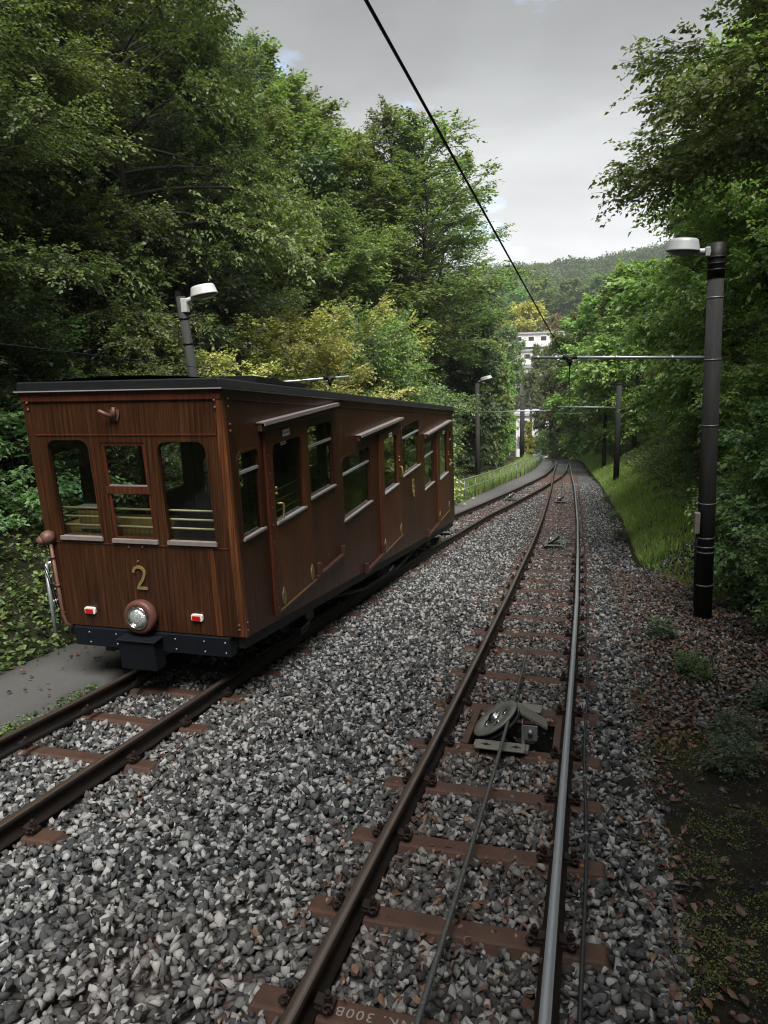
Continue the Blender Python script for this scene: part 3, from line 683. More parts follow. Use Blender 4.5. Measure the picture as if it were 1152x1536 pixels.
# slide rails at the foot of the doors, with their stop blocks
for s0, s1, z in ((1.90, 2.89, -2.725), (3.90, 4.82, -3.275), (8.21, 9.30, -3.86)):
    b = MB(); b.slab([(s0, z - .025), (s1, z - .025), (s1, z + .02), (s0, z + .02)], [], fn, .05, 0, .05); q = b.build('slide_rail', MT['brown_trim'], CAR, .004)
    e = s1 if s0 < 2 else s0
    b = MB(); b.slab([(e - .03, z - .03), (e + .03, z - .03), (e + .03, z + .12), (e - .03, z + .12)], [], fn, .05, 0, .052); sub(b, 'stop_block', 'brown_trim', q); b = MB(); b.slab([((s0 + .03) if s0 < 2 else s1 - .03, z + .02), ((s0 + .1) if s0 < 2 else s1 + .04, z + .02), ((s0 + .1) if s0 < 2 else s1 + .04, z + .16), ((s0 + .03) if s0 < 2 else s1 - .03, z + .16)], [], fn, .05, 0, .055)
    sub(b, 'stop_block', 'brown_trim', q)
# emblem: interlaced oval letters in dull brass
b = MB()
def path_tube(b, pts, r, fn, w=.012): b.tube([fn(p[0], p[1], w) for p in pts], r, 6)
ec, ez = 7.04, -2.645
S_ = [(.075 * math.sin(a) * (1 if a < math.pi * 1.0 else 1), .0) for a in (0, 1)]
for (zc, sc_) in ((.10, 1), (-.01, 1.0)):
    pts = []
    for k in range(21):
        t = k / 20; a = -.6 + t * 4.6
        if t <= .5: aa = .4 + (t / .5) * 4.0; pts.append((ec + .055 * math.cos(aa), ez + zc + .038 + .038 * math.sin(aa)))
        else: aa = 1.6 - ((t - .5) / .5) * 4.0; pts.append((ec + .055 * math.cos(aa), ez + zc - .038 + .038 * math.sin(aa)))
    path_tube(b, pts, .0085, fn)
path_tube(b, [(ec - .05, ez - .15), (ec - .05, ez + .0)], .0085, fn)
for zc in (-.04, -.11): path_tube(b, [(ec - .05 + .10 * math.sin(a), ez + zc + .037 * math.cos(a)) for a in np.linspace(0, math.pi, 9)], .0085, fn)
path_tube(b, [(ec + .082 * math.sin(a), ez - .0 + .17 * math.cos(a)) for a in np.linspace(.5, 2 * math.pi - .5, 25)], .006, fn)
b.build('emblem', MT['brass_dull'], CAR)
# corner posts, worn to a lighter red, and their bolts
for sg in (1, -1):
    b = MB(); b.hexa([front_fn(sg * (HW - .07), 0, .012), front_fn(sg * (HW + .012), 0, .012), (CX + sg * (HW + .012), CY0 + .055, HB), (CX + sg * (HW - .07), CY0 + .055, HB),
        front_fn(sg * (HW - .07), HF, .012), front_fn(sg * (HW + .012), HF, .012), (CX + sg * (HW + .012), CY0 + .055 - RAKE * HF, HB + HF), (CX + sg * (HW - .07), CY0 + .055 - RAKE * HF, HB + HF)])
    P_ = b.build('corner_post', MT['worn_wood'] if sg > 0 else MT['wood'], CAR, .012)
    b = MB()
    for h in (2.30, 2.235, .13, .085): b.lathe([(.016, 0), (.014, .009), (.007, .014), (0, .015)], at(front_fn(sg * (HW - .055), h, .012), (0, -1, 0)), 10)
    if sg > 0:
        for s, z in ((.01, -.43), (.01, -.50), (.02, -.66), (.02, -.72), (.05, HB + .15), (.05, HB + .07)): b.lathe([(.014, 0), (.012, .009), (.006, .013), (0, .014)], at(fn(s - .03, z, .012), (1, 0, 0)), 10)
    sub(b, 'bolt', 'pink_paint', P_)
b = MB(); b.slab([(.745, .0), (.805, .0), (.805, .90), (.745, .90)], [], front_fn, .012, 0, .006); b.build('cover_strip', MT['worn_wood'], CAR)
for h in (.905, 1.99):
    b = MB(); b.slab([(-.97, h - .008), (.97, h - .008), (.97, h + .008), (-.97, h + .008)], [], front_fn, .012, 0, .007); b.build('moulding', MT['red_wood'], CAR, .003)
# front windows
for i, f in enumerate(FW):
    if i == 1:
        F = window(CAR, 'window', (f[0] + .035, f[1] - .035, f[2] + .03, f[3] - .03), front_fn, .012, None, frame_mat='red_wood', grow=.04, proud=-.008, detail=False)
        b = MB(); b.slab([(f[0], 1.42), (f[1], 1.42), (f[1], 1.49), (f[0], 1.49)], [], front_fn, .03, 0, .002); sub(b, 'crossbar', 'red_wood', F)
        b = MB(); b.slab([(f[0] + .03, 1.492), (f[1] - .03, 1.492), (f[1] - .03, 1.505), (f[0] + .03, 1.505)], [], front_fn, .02, 0, -.004); sub(b, 'sash_edge', 'sill', F)
    else: F = window(CAR, 'window', f, front_fn, .09, None, detail=False, grow=.02)
    b = MB(); b.slab([(f[0] - .015, f[2] - .028), (f[1] + .015, f[2] - .028), (f[1] + .015, f[2] + .01), (f[0] - .015, f[2] + .01)], [], front_fn, .06, 0, .028); sub(b, 'window_sill', 'sill', F)
for h in (1.245, 1.155, 1.065):   # brass guard bars behind the front windows
    b = MB(); b.tube([(CX - HW + .06, CY0 + .10 - RAKE * h, HB + h), (CX + HW - .06, CY0 + .10 - RAKE * h, HB + h)], .0115, 8); b.build('guard_bar', MT['bright_brass'], CAR)
for a, b_, c, d in FW: window(CAR, 'window', (a, b_, c + .25, d + .2), rear_fn, .09, None, detail=False)
# number, lamps, bracket
def ribbon(pts, w, fn, t0, t):
    b = MB(); n = len(pts); L_, R_ = [], []
    for i, p in enumerate(pts):
        q0, q1 = pts[max(i - 1, 0)], pts[min(i + 1, n - 1)]; d = math.hypot(q1[0] - q0[0], q1[1] - q0[1]); nx, ny = -(q1[1] - q0[1]) / d, (q1[0] - q0[0]) / d
        ww = w[i] if isinstance(w, list) else w; L_.append((p[0] + nx * ww / 2, p[1] + ny * ww / 2)); R_.append((p[0] - nx * ww / 2, p[1] - ny * ww / 2))
    for i in range(n - 1):
        b.hexa([fn(*L_[i], t0), fn(*L_[i + 1], t0), fn(*R_[i + 1], t0), fn(*R_[i], t0), fn(*L_[i], t0 + t), fn(*L_[i + 1], t0 + t), fn(*R_[i + 1], t0 + t), fn(*R_[i], t0 + t)])
    return b
nx_, nz_ = -.035, .56
two = [(-.075, .065)] + [(-.003 + .072 * math.cos(a), .068 + .062 * math.sin(a)) for a in np.linspace(2.95, -.35, 14)] + [(.05, .015), (.02, -.03), (-.02, -.075), (-.035, -.110)]
b = ribbon([(nx_ + p[0] * .86, nz_ + p[1] * .92) for p in two], .028, front_fn, .004, .012)
b.slab([(nx_ - .045, nz_ - .116), (nx_ + .07, nz_ - .116), (nx_ + .07, nz_ - .089), (nx_ - .045, nz_ - .089)], [], front_fn, .012, 0, .016)
b.build('number_two', MT['brass'], CAR)
b = MB()
for u, v in ((-.115, .88), (.04, .885), (-.035, .735)): b.lathe([(.014, 0), (.012, .008), (.006, .013), (0, .014)], at(front_fn(u, v, 0), (0, -1, 0)), 10)
b.build('bolt', MT['pink_paint'], CAR)
FA = Vector((0, -1, RAKE)).normalized()
hc = Vector(front_fn(-.06, .165, 0))
b = MB(); b.lathe([(.150, 0), (.168, .012), (.174, .05), (.172, .085), (.155, .105), (.118, .112), (.112, .06), (0, .055)], at(hc, FA), 40); HL = b.build('headlamp', MT['pink_paint'], CAR)
b = MB(); b.lathe([(.122, .104), (.120, .124), (.108, .130), (.098, .120), (.098, .10)], at(hc, FA), 40); sub(b, 'lamp_ring', 'chrome', HL)
b = MB(); b.lathe([(.102, .098), (.09, .116), (.06, .13), (.03, .137), (0, .139)], at(hc, FA), 32); sub(b, 'lens', 'lens', HL)
for u, v in ((-.676, .178), (.548, .183)):
    b = MB(); b.slab(rrect(u - .062, u + .062, v - .036, v + .036, .02, .02), [], front_fn, .022, 0, .024); TLp = b.build('tail_lamp', MT['white'], CAR, .006)
    b = MB(); b.slab(rrect(u - .048, u + .040, v - .027, v + .020, .012, .012), [], front_fn, .014, 0, .036); sub(b, 'lens', 'redlens', TLp, .004)
b = MB(); b.slab([(-.10, 2.225), (.012, 2.23), (.005, 2.185), (-.02, 2.125), (-.075, 2.12)], [], front_fn, .012, 0, .014)
b.tube([front_fn(-.15, 2.228, .10), front_fn(-.07, 2.155, .02)], [.016, .024], 10); b.tube([front_fn(-.03, 2.25, .04), front_fn(-.035, 2.15, .04)], [.017, .017], 10); b.build('flag_bracket', MT['bracket'], CAR)
# corner handrail on the left, its cap and its hanging leads
b = MB(); b.tube([front_fn(-.985, .93, .05), front_fn(-.985, .12, .055), front_fn(-.97, .03, .05), front_fn(-.93, -.02, .02)], .018, 8)
for h in (.75, .45): b.tube([front_fn(-.985, h - .012, .053), front_fn(-.985, h + .012, .053)], .023, 8)
HRl = b.build('handrail', MT['bracket'], CAR)
b = MB(); b.lathe([(.07, 0), (.075, .05), (.06, .09), (.035, .11), (0, .115)], at(front_fn(-1.0, .95, 0), (-.35, -.9, .1)), 16); b.lathe([(.045, 0), (.05, .07), (.03, .10), (0, .10)], at(front_fn(-1.01, .94, .06), (-1, -.25, -.15)), 12); sub(b, 'coupling_cap', 'bracket', HRl)
b = MB(); b.tube([front_fn(-1.11, .935, .06), front_fn(-1.155, .91, .065), front_fn(-1.165, .86, .065)], .016, 8)
for k in (0, 1): b.tube([front_fn(-1.15, .86, .06), front_fn(-1.09 + .03 * k, .5, .05), front_fn(-1.05 + .03 * k, .2, .05)], .006, 6)
sub(b, 'lead', 'black', HRl)
# roof: dark fascia, pale drip line, felt deck
def roof_slab(b, o0, o1, z0, z1, y0=.06, y1=.05, mi=0):
    sA, sB = -RAKE * HH - y0, LEN - RAKE * HH + y1
    P = []
    for z, o_ in ((z0, o0), (z1, o1)):
        for s, u in ((sA, -HW - o_), (sA, HW + o_), (sB, HW + o_), (sB, -HW - o_)): P.append((CX + u, CY0 + s, top(s) + z))
    b.hexa(P, mi); return b
b = MB(); roof_slab(b, .012, .03, -.075, .012, .015, .02); b.build('cornice', MT['red_wood'], CAR, .004)
b = roof_slab(MB(), .045, .05, .014, .024, .05, .05); b.build('drip_edge', MT['white_bar'], CAR)
b = roof_slab(MB(), .035, .015, .024, .110, .035, .035); RO = b.build('roof', MT['roof'], CAR, .012)
b = MB(); sA, sB = 0.0, LEN - .3   # cambered deck
V = []
for s in (sA, sB):
    for k in range(9):
        u = -.98 + 1.96 * k / 8; V.append((CX + u, CY0 + s, top(s) + .112 + .05 * (1 - (u / .98) ** 2)))
b.add(V, [(k, k + 1, 10 + k, 9 + k) for k in range(8)], 0, True); sub(b, 'roof_deck', 'roof', RO)
b = MB()
for s0, s1, u0, u1, h in ((1.2, 2.6, -.1, .78, .20), (1.5, 2.2, .1, .6, .24)):
    b.hexa([(CX + u, CY0 + s, top(s) + z) for z in (h - .045, h) for s, u in ((s0, u0), (s0, u1), (s1, u1), (s1, u0))])
for s, u in ((1.3, 0), (1.3, .7), (2.5, 0), (2.5, .7)): b.tube([(CX + u, CY0 + s, top(s) + .1), (CX + u, CY0 + s, top(s) + .2)], .02, 6)
sub(b, 'roof_box', 'roof', RO)
# underframe: bumper beam, buffer, side sills, wheels, brake gear
b = MB(); b.hexa([front_fn(-.90, -.215, -.10), front_fn(.885, -.215, -.10), front_fn(.885, -.215, .03), front_fn(-.90, -.215, .03), front_fn(-.90, -.012, -.10), front_fn(.885, -.012, -.10), front_fn(.885, -.012, .03), front_fn(-.90, -.012, .03)])
BM = b.build('bumper_beam', MT['blueblack'], CAR, .006)
b = MB()
for u in (-.72, -.40, .28, .60, .83):
    for v in (-.06, -.17): b.lathe([(.010, 0), (.009, .005), (0, .008)], at(front_fn(u, v, .03), (0, -1, 0)), 8)
sub(b, 'rivet', 'galv', BM)
b = MB(); b.slab([(-.285, -.37), (.12, -.37), (.12, -.055), (-.285, -.055)], [], front_fn, .17, 0, .17); b.slab([(-.29, -.055), (.15, -.055), (.15, -.04), (-.29, -.04)], [], front_fn, .20, 0, .20); b.build('buffer', MT['blueblack'], CAR, .02)
b = MB()
for k in range(3): b.slab([(-.62 + .07 * k, -.30 + .018 * k), (-.52 + .07 * k, -.30 + .018 * k), (-.52 + .07 * k, -.215), (-.62 + .07 * k, -.215)], [], front_fn, .2, 0, -.05)
b.build('step', MT['black'], CAR)
for sg in (1, -1):
    b = MB(); f2 = side_fn(sg)
    b.slab([(.05, bot(.05) - .13), (LEN - .05, bot(LEN) - .13), (LEN - .05, bot(LEN) - .004), (.05, bot(.05) - .004)], [], f2, .07, 0, -.04); b.build('side_sill', MT['black'], CAR)
    b = MB(); zz = lambda s, d: bot(s) - d
    b.tube([f2(2.4, zz(2.4, .12), -.12), f2(4.2, zz(4.2, .34), -.12), f2(6.2, zz(6.2, .34), -.12), f2(8, zz(8, .12), -.12)], .03, 8); b.build('truss_rod', MT['blueblack'], CAR)
    for s in (2.1, 9.1):
        M = at((CX + sg * .53, CY0 + s, float(zt(CY0 + s)) + .30), (sg, 0, 0))
        b = MB(); b.lathe([(0, .03), (.12, .03), (.14, .0), (.24, .0), (.26, .03), (.30, .03), (.302, -.03), (.33, -.035), (.33, -.06), (0, -.06)], M, 28); WH = b.build('wheel', MT['black'], CAR)
        b = MB(); x = CX + sg * .78; z = float(zt(CY0 + s)) + .30; b.box((x, CY0 + s, z), (.16, .26, .24)); b.box((x, CY0 + s, z + .2), (.07, .9, .09)); b.tube([(x, CY0 + s - .4, z + .2), (x, CY0 + s - .4, z + .5)], .02, 6); b.tube([(x, CY0 + s + .4, z + .2), (x, CY0 + s + .4, z + .5)], .02, 6); sub(b, 'axle_box', 'black', WH)
b = MB(); b.hexa([(CX + u, CY0 + s, bot(s) + z) for z in (-.13, .02) for s, u in ((.06, -.9), (.06, .9), (LEN - .06, .9), (LEN - .06, -.9))]); b.build('chassis', MT['black'], CAR)
for s, z, m in ((1.75, -.33, 'black'), (5.75, -.28, 'galv_dark'), (9.8, -.3, 'black')):
    b = MB(); y = CY0 + s; zc = bot(s) + z; x = CX + .86
    b.box((x, y, zc), (.16, .30, .05)); b.box((x, y, zc - .06), (.14, .26, .03)); b.tube([(x - .05, y - .1, zc), (x - .05, y - .1, bot(s) - .05)], .014, 6); b.tube([(x - .05, y + .1, zc), (x - .05, y + .1, bot(s) - .05)], .014, 6)
    b.build('footstep', MT[m], CAR)
# inside: stepped floor, ceiling lining, benches, grab poles, driver's desk
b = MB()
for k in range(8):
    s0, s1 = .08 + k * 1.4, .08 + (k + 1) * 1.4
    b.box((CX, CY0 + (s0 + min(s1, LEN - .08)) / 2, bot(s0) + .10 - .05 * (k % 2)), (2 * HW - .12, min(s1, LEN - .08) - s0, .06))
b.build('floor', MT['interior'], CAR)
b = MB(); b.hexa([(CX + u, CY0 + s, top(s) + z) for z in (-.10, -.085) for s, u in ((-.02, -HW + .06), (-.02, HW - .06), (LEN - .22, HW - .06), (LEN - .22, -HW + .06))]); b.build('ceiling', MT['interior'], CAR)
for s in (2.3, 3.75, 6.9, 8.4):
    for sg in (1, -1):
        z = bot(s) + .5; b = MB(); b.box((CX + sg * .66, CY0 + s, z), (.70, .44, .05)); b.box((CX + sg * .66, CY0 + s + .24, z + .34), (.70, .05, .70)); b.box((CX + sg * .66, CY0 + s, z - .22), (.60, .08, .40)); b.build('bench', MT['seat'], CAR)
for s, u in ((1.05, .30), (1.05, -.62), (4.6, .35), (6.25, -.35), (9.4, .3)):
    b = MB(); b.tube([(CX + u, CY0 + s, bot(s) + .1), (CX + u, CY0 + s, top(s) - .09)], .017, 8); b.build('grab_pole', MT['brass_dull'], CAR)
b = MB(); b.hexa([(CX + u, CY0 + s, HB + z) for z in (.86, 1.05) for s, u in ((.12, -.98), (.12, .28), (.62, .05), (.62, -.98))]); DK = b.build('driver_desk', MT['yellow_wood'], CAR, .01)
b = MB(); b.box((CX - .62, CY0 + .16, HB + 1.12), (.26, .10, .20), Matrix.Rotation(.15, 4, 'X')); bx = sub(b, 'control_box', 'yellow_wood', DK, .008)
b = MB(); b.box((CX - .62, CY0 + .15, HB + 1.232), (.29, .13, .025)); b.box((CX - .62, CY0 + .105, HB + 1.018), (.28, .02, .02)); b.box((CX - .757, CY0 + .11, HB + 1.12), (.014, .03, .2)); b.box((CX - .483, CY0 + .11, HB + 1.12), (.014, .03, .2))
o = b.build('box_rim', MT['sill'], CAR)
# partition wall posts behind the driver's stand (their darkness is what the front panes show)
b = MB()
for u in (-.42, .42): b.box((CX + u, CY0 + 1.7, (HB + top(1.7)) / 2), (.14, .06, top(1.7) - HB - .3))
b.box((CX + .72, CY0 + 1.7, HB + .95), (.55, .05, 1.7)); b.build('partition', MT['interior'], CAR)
# ------------------------------------------------------------------ foliage
def norm(v): return v / np.maximum(np.linalg.norm(v, axis=-1, keepdims=True), 1e-9)
def leaf_geo(P, A, Nn, L, W=.58, fold=.22):
    """leaves as two folded triangles pairs: base, right, tip, left"""
    A = norm(A); S = norm(np.cross(A, Nn)); Nn = np.cross(S, A); L = L[:, None]
    b = P; t = P + A * L - Nn * L * .10
    m = P + A * L * .48
    r = m + S * L * W / 2 + Nn * L * fold * .5; l = m - S * L * W / 2 + Nn * L * fold * .5
    V = np.stack([b, r, t, l], 1).reshape(-1, 3); n = len(P); i = np.arange(n) * 4
    T = np.concatenate([np.stack([i, i + 1, i + 2], -1), np.stack([i, i + 2, i + 3], -1)])
    return V, T
def curve_tube(pts, r0, r1, n=6):
    pts = np.asarray(pts); m = len(pts); V = []
    t = norm(np.gradient(pts, axis=0)); ref = np.array([.31, .17, .93]); ref2 = np.array([.9, .3, .1])
    for i in range(m):
        u = np.cross(t[i], ref if abs(t[i] @ ref) < .93 else ref2); u /= np.linalg.norm(u); w = np.cross(t[i], u); r = r0 + (r1 - r0) * i / (m - 1)
        for k in range(n):
            a = 2 * math.pi * k / n; V.append(pts[i] + r * (u * math.cos(a) + w * math.sin(a)))
    Q = [(i * n + k, i * n + (k + 1) % n, (i + 1) * n + (k + 1) % n, (i + 1) * n + k) for i in range(m - 1) for k in range(n)]
    return np.array(V), np.array(Q)
def make_plant(seed, H, Rr, z0, nb, ntw, leaf, per=11, stems=1, shape='oval', droop=.14, flat=.55, asc=(.15, 1.05), trunk_r=None, twig=.5):
    """returns (wood V, Q), (leaf V, T, tint): a tapered trunk, limbs, and leaf sprays along the twigs"""
    g = np.random.default_rng(seed); WV, WQ = [], []; nv = 0
    def addw(V, Q):
        nonlocal nv
        WV.append(V); WQ.append(Q + nv); nv += len(V)
    tr = trunk_r or .016 * H + .02; trunks = []
    for s in range(stems):
        a = g.random() * 6.28; lean = 0.0 if stems == 1 else .30 * H * (.4 + g.random())
        k = np.linspace(0, 1, 7); wob = np.cumsum(g.normal(0, .018 * H, (7, 2)), 0) * k[:, None]
        hh = H * (.93 if stems == 1 else .55 + .4 * g.random())
        tp = np.stack([lean * k ** 1.3 * math.cos(a) + wob[:, 0], lean * k ** 1.3 * math.sin(a) + wob[:, 1], k * hh - .25 * (k == 0)], -1)
        trunks.append(tp); addw(*curve_tube(tp, tr / (1 if stems == 1 else 1.7), .012, 8 if stems == 1 else 5))
    PP, DD, LS = [], [], []
    for i in range(nb):
        tp = trunks[i % stems]; f = (i + g.random()) / nb; t = z0 + (.99 - z0) * f ** .92
        base = np.array([np.interp(t, np.linspace(0, 1, 7), tp[:, c]) for c in range(3)])
        q = (t - z0) / (1 - z0)
        prof = {'oval': math.sin(math.pi * (.16 + .80 * q)) ** .75, 'cone': 1.02 - .9 * q, 'dome': math.sqrt(max(1 - (q * .93) ** 2, .02)), 'top': math.sin(math.pi * (.06 + .84 * q ** .8)) ** .8}[shape]
        Lb = Rr * prof * (.62 + .55 * g.random()); az = i * 2.39996 + g.normal(0, .35); el = asc[0] + (asc[1] - asc[0]) * q + g.normal(0, .16)
        u = np.linspace(0, 1, 7); bend = g.normal(0, .25)
        azs = az + bend * u
        pts = base + Lb * np.stack([u * np.cos(azs) * math.cos(el), u * np.sin(azs) * math.cos(el), u * math.sin(el) - droop * u * u * 1.3], -1)
        addw(*curve_tube(pts, max(.010, tr * .32 * (1 - .6 * t)), .006, 5))
        nt = max(4, int(ntw * (Lb / Rr) ** 1.2))
        uu = .12 + .88 * g.random(nt) ** .62
        bp = np.stack([np.interp(uu, u, pts[:, c]) for c in range(3)], -1)
        bd = norm(np.stack([np.interp(uu, u, np.gradient(pts[:, c])) for c in range(3)], -1))
        sd = np.where(g.random(nt) < .5, -1, 1)[:, None]
        lat = norm(np.cross(bd, [0, 0, 1.0])) * sd
        dirs = norm(lat * (.75 + .3 * g.random((nt, 1))) + bd * (.55 + .4 * g.random((nt, 1))) + np.stack([np.zeros(nt), np.zeros(nt), g.normal(.08, .30, nt)], -1))
        sl = Lb * .42 * (1.1 - .75 * uu) * g.random(nt) ** .8
        tpnt = bp + dirs * sl[:, None] + g.normal(0, .05, (nt, 3)); tpnt[:, 2] -= droop * .5 * sl
        # a few visible side twigs
        for j in range(0, nt, 4): addw(*curve_tube(np.stack([bp[j], (bp[j] + tpnt[j]) / 2 + [0, 0, .03], tpnt[j] + dirs[j] * twig]), .008, .003, 3))
        PP.append(tpnt); DD.append(dirs)
    P = np.concatenate(PP); D = np.concatenate(DD); n = len(P)
    k = (np.arange(per) + .5) / per
    tl = twig * (.6 + .8 * g.random(n))
    pos = P[:, None, :] + D[:, None, :] * (tl[:, None, None] * k[None, :, None])
    pos[:, :, 2] -= (tl[:, None] * k[None, :] ** 2) * .22
    sgn = np.where(np.arange(per) % 2 == 0, 1, -1)[None, :, None]
    latr = norm(np.cross(D, [0, 0, 1.0]))[:, None, :] * sgn
    ax = latr * .8 + D[:, None, :] * .75 + g.normal(0, .28, (n, per, 3)); ax[:, :, 2] -= .25
    up = np.zeros((n, per, 3)); up[:, :, 2] = 1; up += g.normal(0, flat, (n, per, 3))
    pos = pos.reshape(-1, 3) + g.normal(0, .02, (n * per, 3))
    sz = leaf * (.65 + .6 * g.random(n * per))
    V, T = leaf_geo(pos, ax.reshape(-1, 3), up.reshape(-1, 3), sz)
    tint = np.repeat(np.clip(np.repeat(g.random(n), per) * .55 + g.random(n * per) * .45, 0, 1), 4)
    return (np.concatenate(WV), np.concatenate(WQ)), (V, T, tint)
MESH = {}
def proto(key, trunk_mat, leaf_mats, **kw):
    (WV, WQ), (V, T, tint) = make_plant(**kw)
    wm = np_mesh('trunk', WV, quads=WQ, smooth=True); wm.materials.append(MT[trunk_mat])
    MESH[key] = dict(H=kw['H'], wood=wm, crowns={})
    base = np_mesh('crown', V, tris=T, attr=tint); 
    for lm in leaf_mats:
        c = base.copy(); c.materials.append(MT[lm]); MESH[key]['crowns'][lm] = c
    bpy.data.meshes.remove(base)
def plant(name, key, lm, x, y, ztop, label, cat, group=None, rz=None, wide=1.0, zg=None, stem='trunk', crown='crown'):
    z = g1(x, y) - .05 if zg is None else zg
    M_ = MESH[key]; h = max(ztop - z, .2); s = h / M_['H']
    T = thing(name, (x, y, z), label, cat, group, rng.random() * 6.28 if rz is None else rz)
    T.scale = (s * wide, s * wide, s)
    for nm, me in ((stem, M_['wood']), (crown, M_['crowns'][lm])):
        o = bpy.data.objects.new(nm, me); COL.objects.link(o); o.parent = T
    return T
proto('big1', 'bark', ['leaf_dark', 'leaf_teal', 'leaf_mid', 'leaf_lite'], seed=1, H=14, Rr=4.6, z0=.06, nb=90, ntw=225, leaf=.10, trunk_r=.2)
proto('big2', 'bark', ['leaf_dark', 'leaf_teal', 'leaf_mid', 'leaf_lite'], seed=2, H=14, Rr=4.2, z0=.10, nb=84, ntw=225, leaf=.105, trunk_r=.18, flat=.7)
proto('tall', 'bark', ['leaf_dark', 'leaf_mid', 'leaf_teal'], seed=3, H=14, Rr=2.9, z0=.12, nb=72, ntw=115, leaf=.115, asc=(.35, 1.25), trunk_r=.14)
proto('airy', 'bark', ['leaf_mid'], seed=23, H=14, Rr=2.9, z0=.40, nb=52, ntw=62, leaf=.12, asc=(.3, 1.2), trunk_r=.14)
proto('spread', 'bark', ['leaf_dark', 'leaf_mid'], seed=4, H=12, Rr=5.6, z0=.22, nb=56, ntw=120, leaf=.13, asc=(.0, .9), shape='top', trunk_r=.2)
proto('over', 'bark', ['leaf_dark', 'leaf_mid', 'leaf_lite'], seed=14, H=12, Rr=5.2, z0=.39, nb=84, ntw=230, leaf=.118, asc=(-.05, 1.0), shape='dome', trunk_r=.2, flat=.6)
proto('shrub1', 'bark_pale', ['leaf_yellow', 'leaf_lite', 'leaf_mid', 'leaf_big', 'leaf_dark', 'leaf_teal', 'leaf_bright'], seed=5, H=5, Rr=2.3, z0=.06, nb=60, ntw=75, leaf=.095, stems=5, shape='dome', per=9, trunk_r=.05, twig=.42)
proto('shrub2', 'bark_pale', ['leaf_yellow', 'leaf_lite', 'leaf_mid', 'leaf_big', 'leaf_dark', 'leaf_teal', 'leaf_bright'], seed=6, H=4, Rr=2.0, z0=.05, nb=52, ntw=66, leaf=.10, stems=6, shape='dome', per=9, trunk_r=.04, droop=.28, twig=.42)
proto('broad', 'bark', ['leaf_big', 'leaf_dark'], seed=8, H=3, Rr=1.7, z0=.05, nb=34, ntw=34, leaf=.14, stems=5, shape='dome', per=7, trunk_r=.03, flat=.4, twig=.38)
proto('mid', 'bark', ['leaf_bright', 'leaf_mid', 'leaf_dark', 'leaf_teal', 'leaf_gold', 'leaf_rust', 'far_leaf'], seed=9, H=10, Rr=3.6, z0=.08, nb=60, ntw=70, leaf=.27, per=9, trunk_r=.15, twig=.7)
proto('mid2', 'bark', ['leaf_bright', 'leaf_mid', 'leaf_dark', 'leaf_teal', 'leaf_gold', 'leaf_rust', 'far_leaf'], seed=10, H=10, Rr=2.9, z0=.06, nb=60, ntw=60, leaf=.29, per=9, trunk_r=.13, asc=(.2, 1.2), twig=.7)
proto('bank', 'bark', ['leaf_lite', 'leaf_mid'], seed=31, H=10, Rr=3.9, z0=.03, nb=84, ntw=92, leaf=.185, asc=(.0, 1.1), trunk_r=.14, per=9, flat=.45, twig=.6)
proto('bankbush', 'bark_pale', ['leaf_lite', 'leaf_mid', 'leaf_big'], seed=32, H=5, Rr=2.4, z0=.04, nb=56, ntw=46, leaf=.165, stems=5, shape='dome', per=8, trunk_r=.05, twig=.5, flat=.4)
proto('weed', 'bark_pale', ['weed', 'ivy'], seed=11, H=.32, Rr=.34, z0=.1, nb=24, ntw=12, leaf=.055, stems=6, shape='dome', per=7, trunk_r=.006, twig=.10)
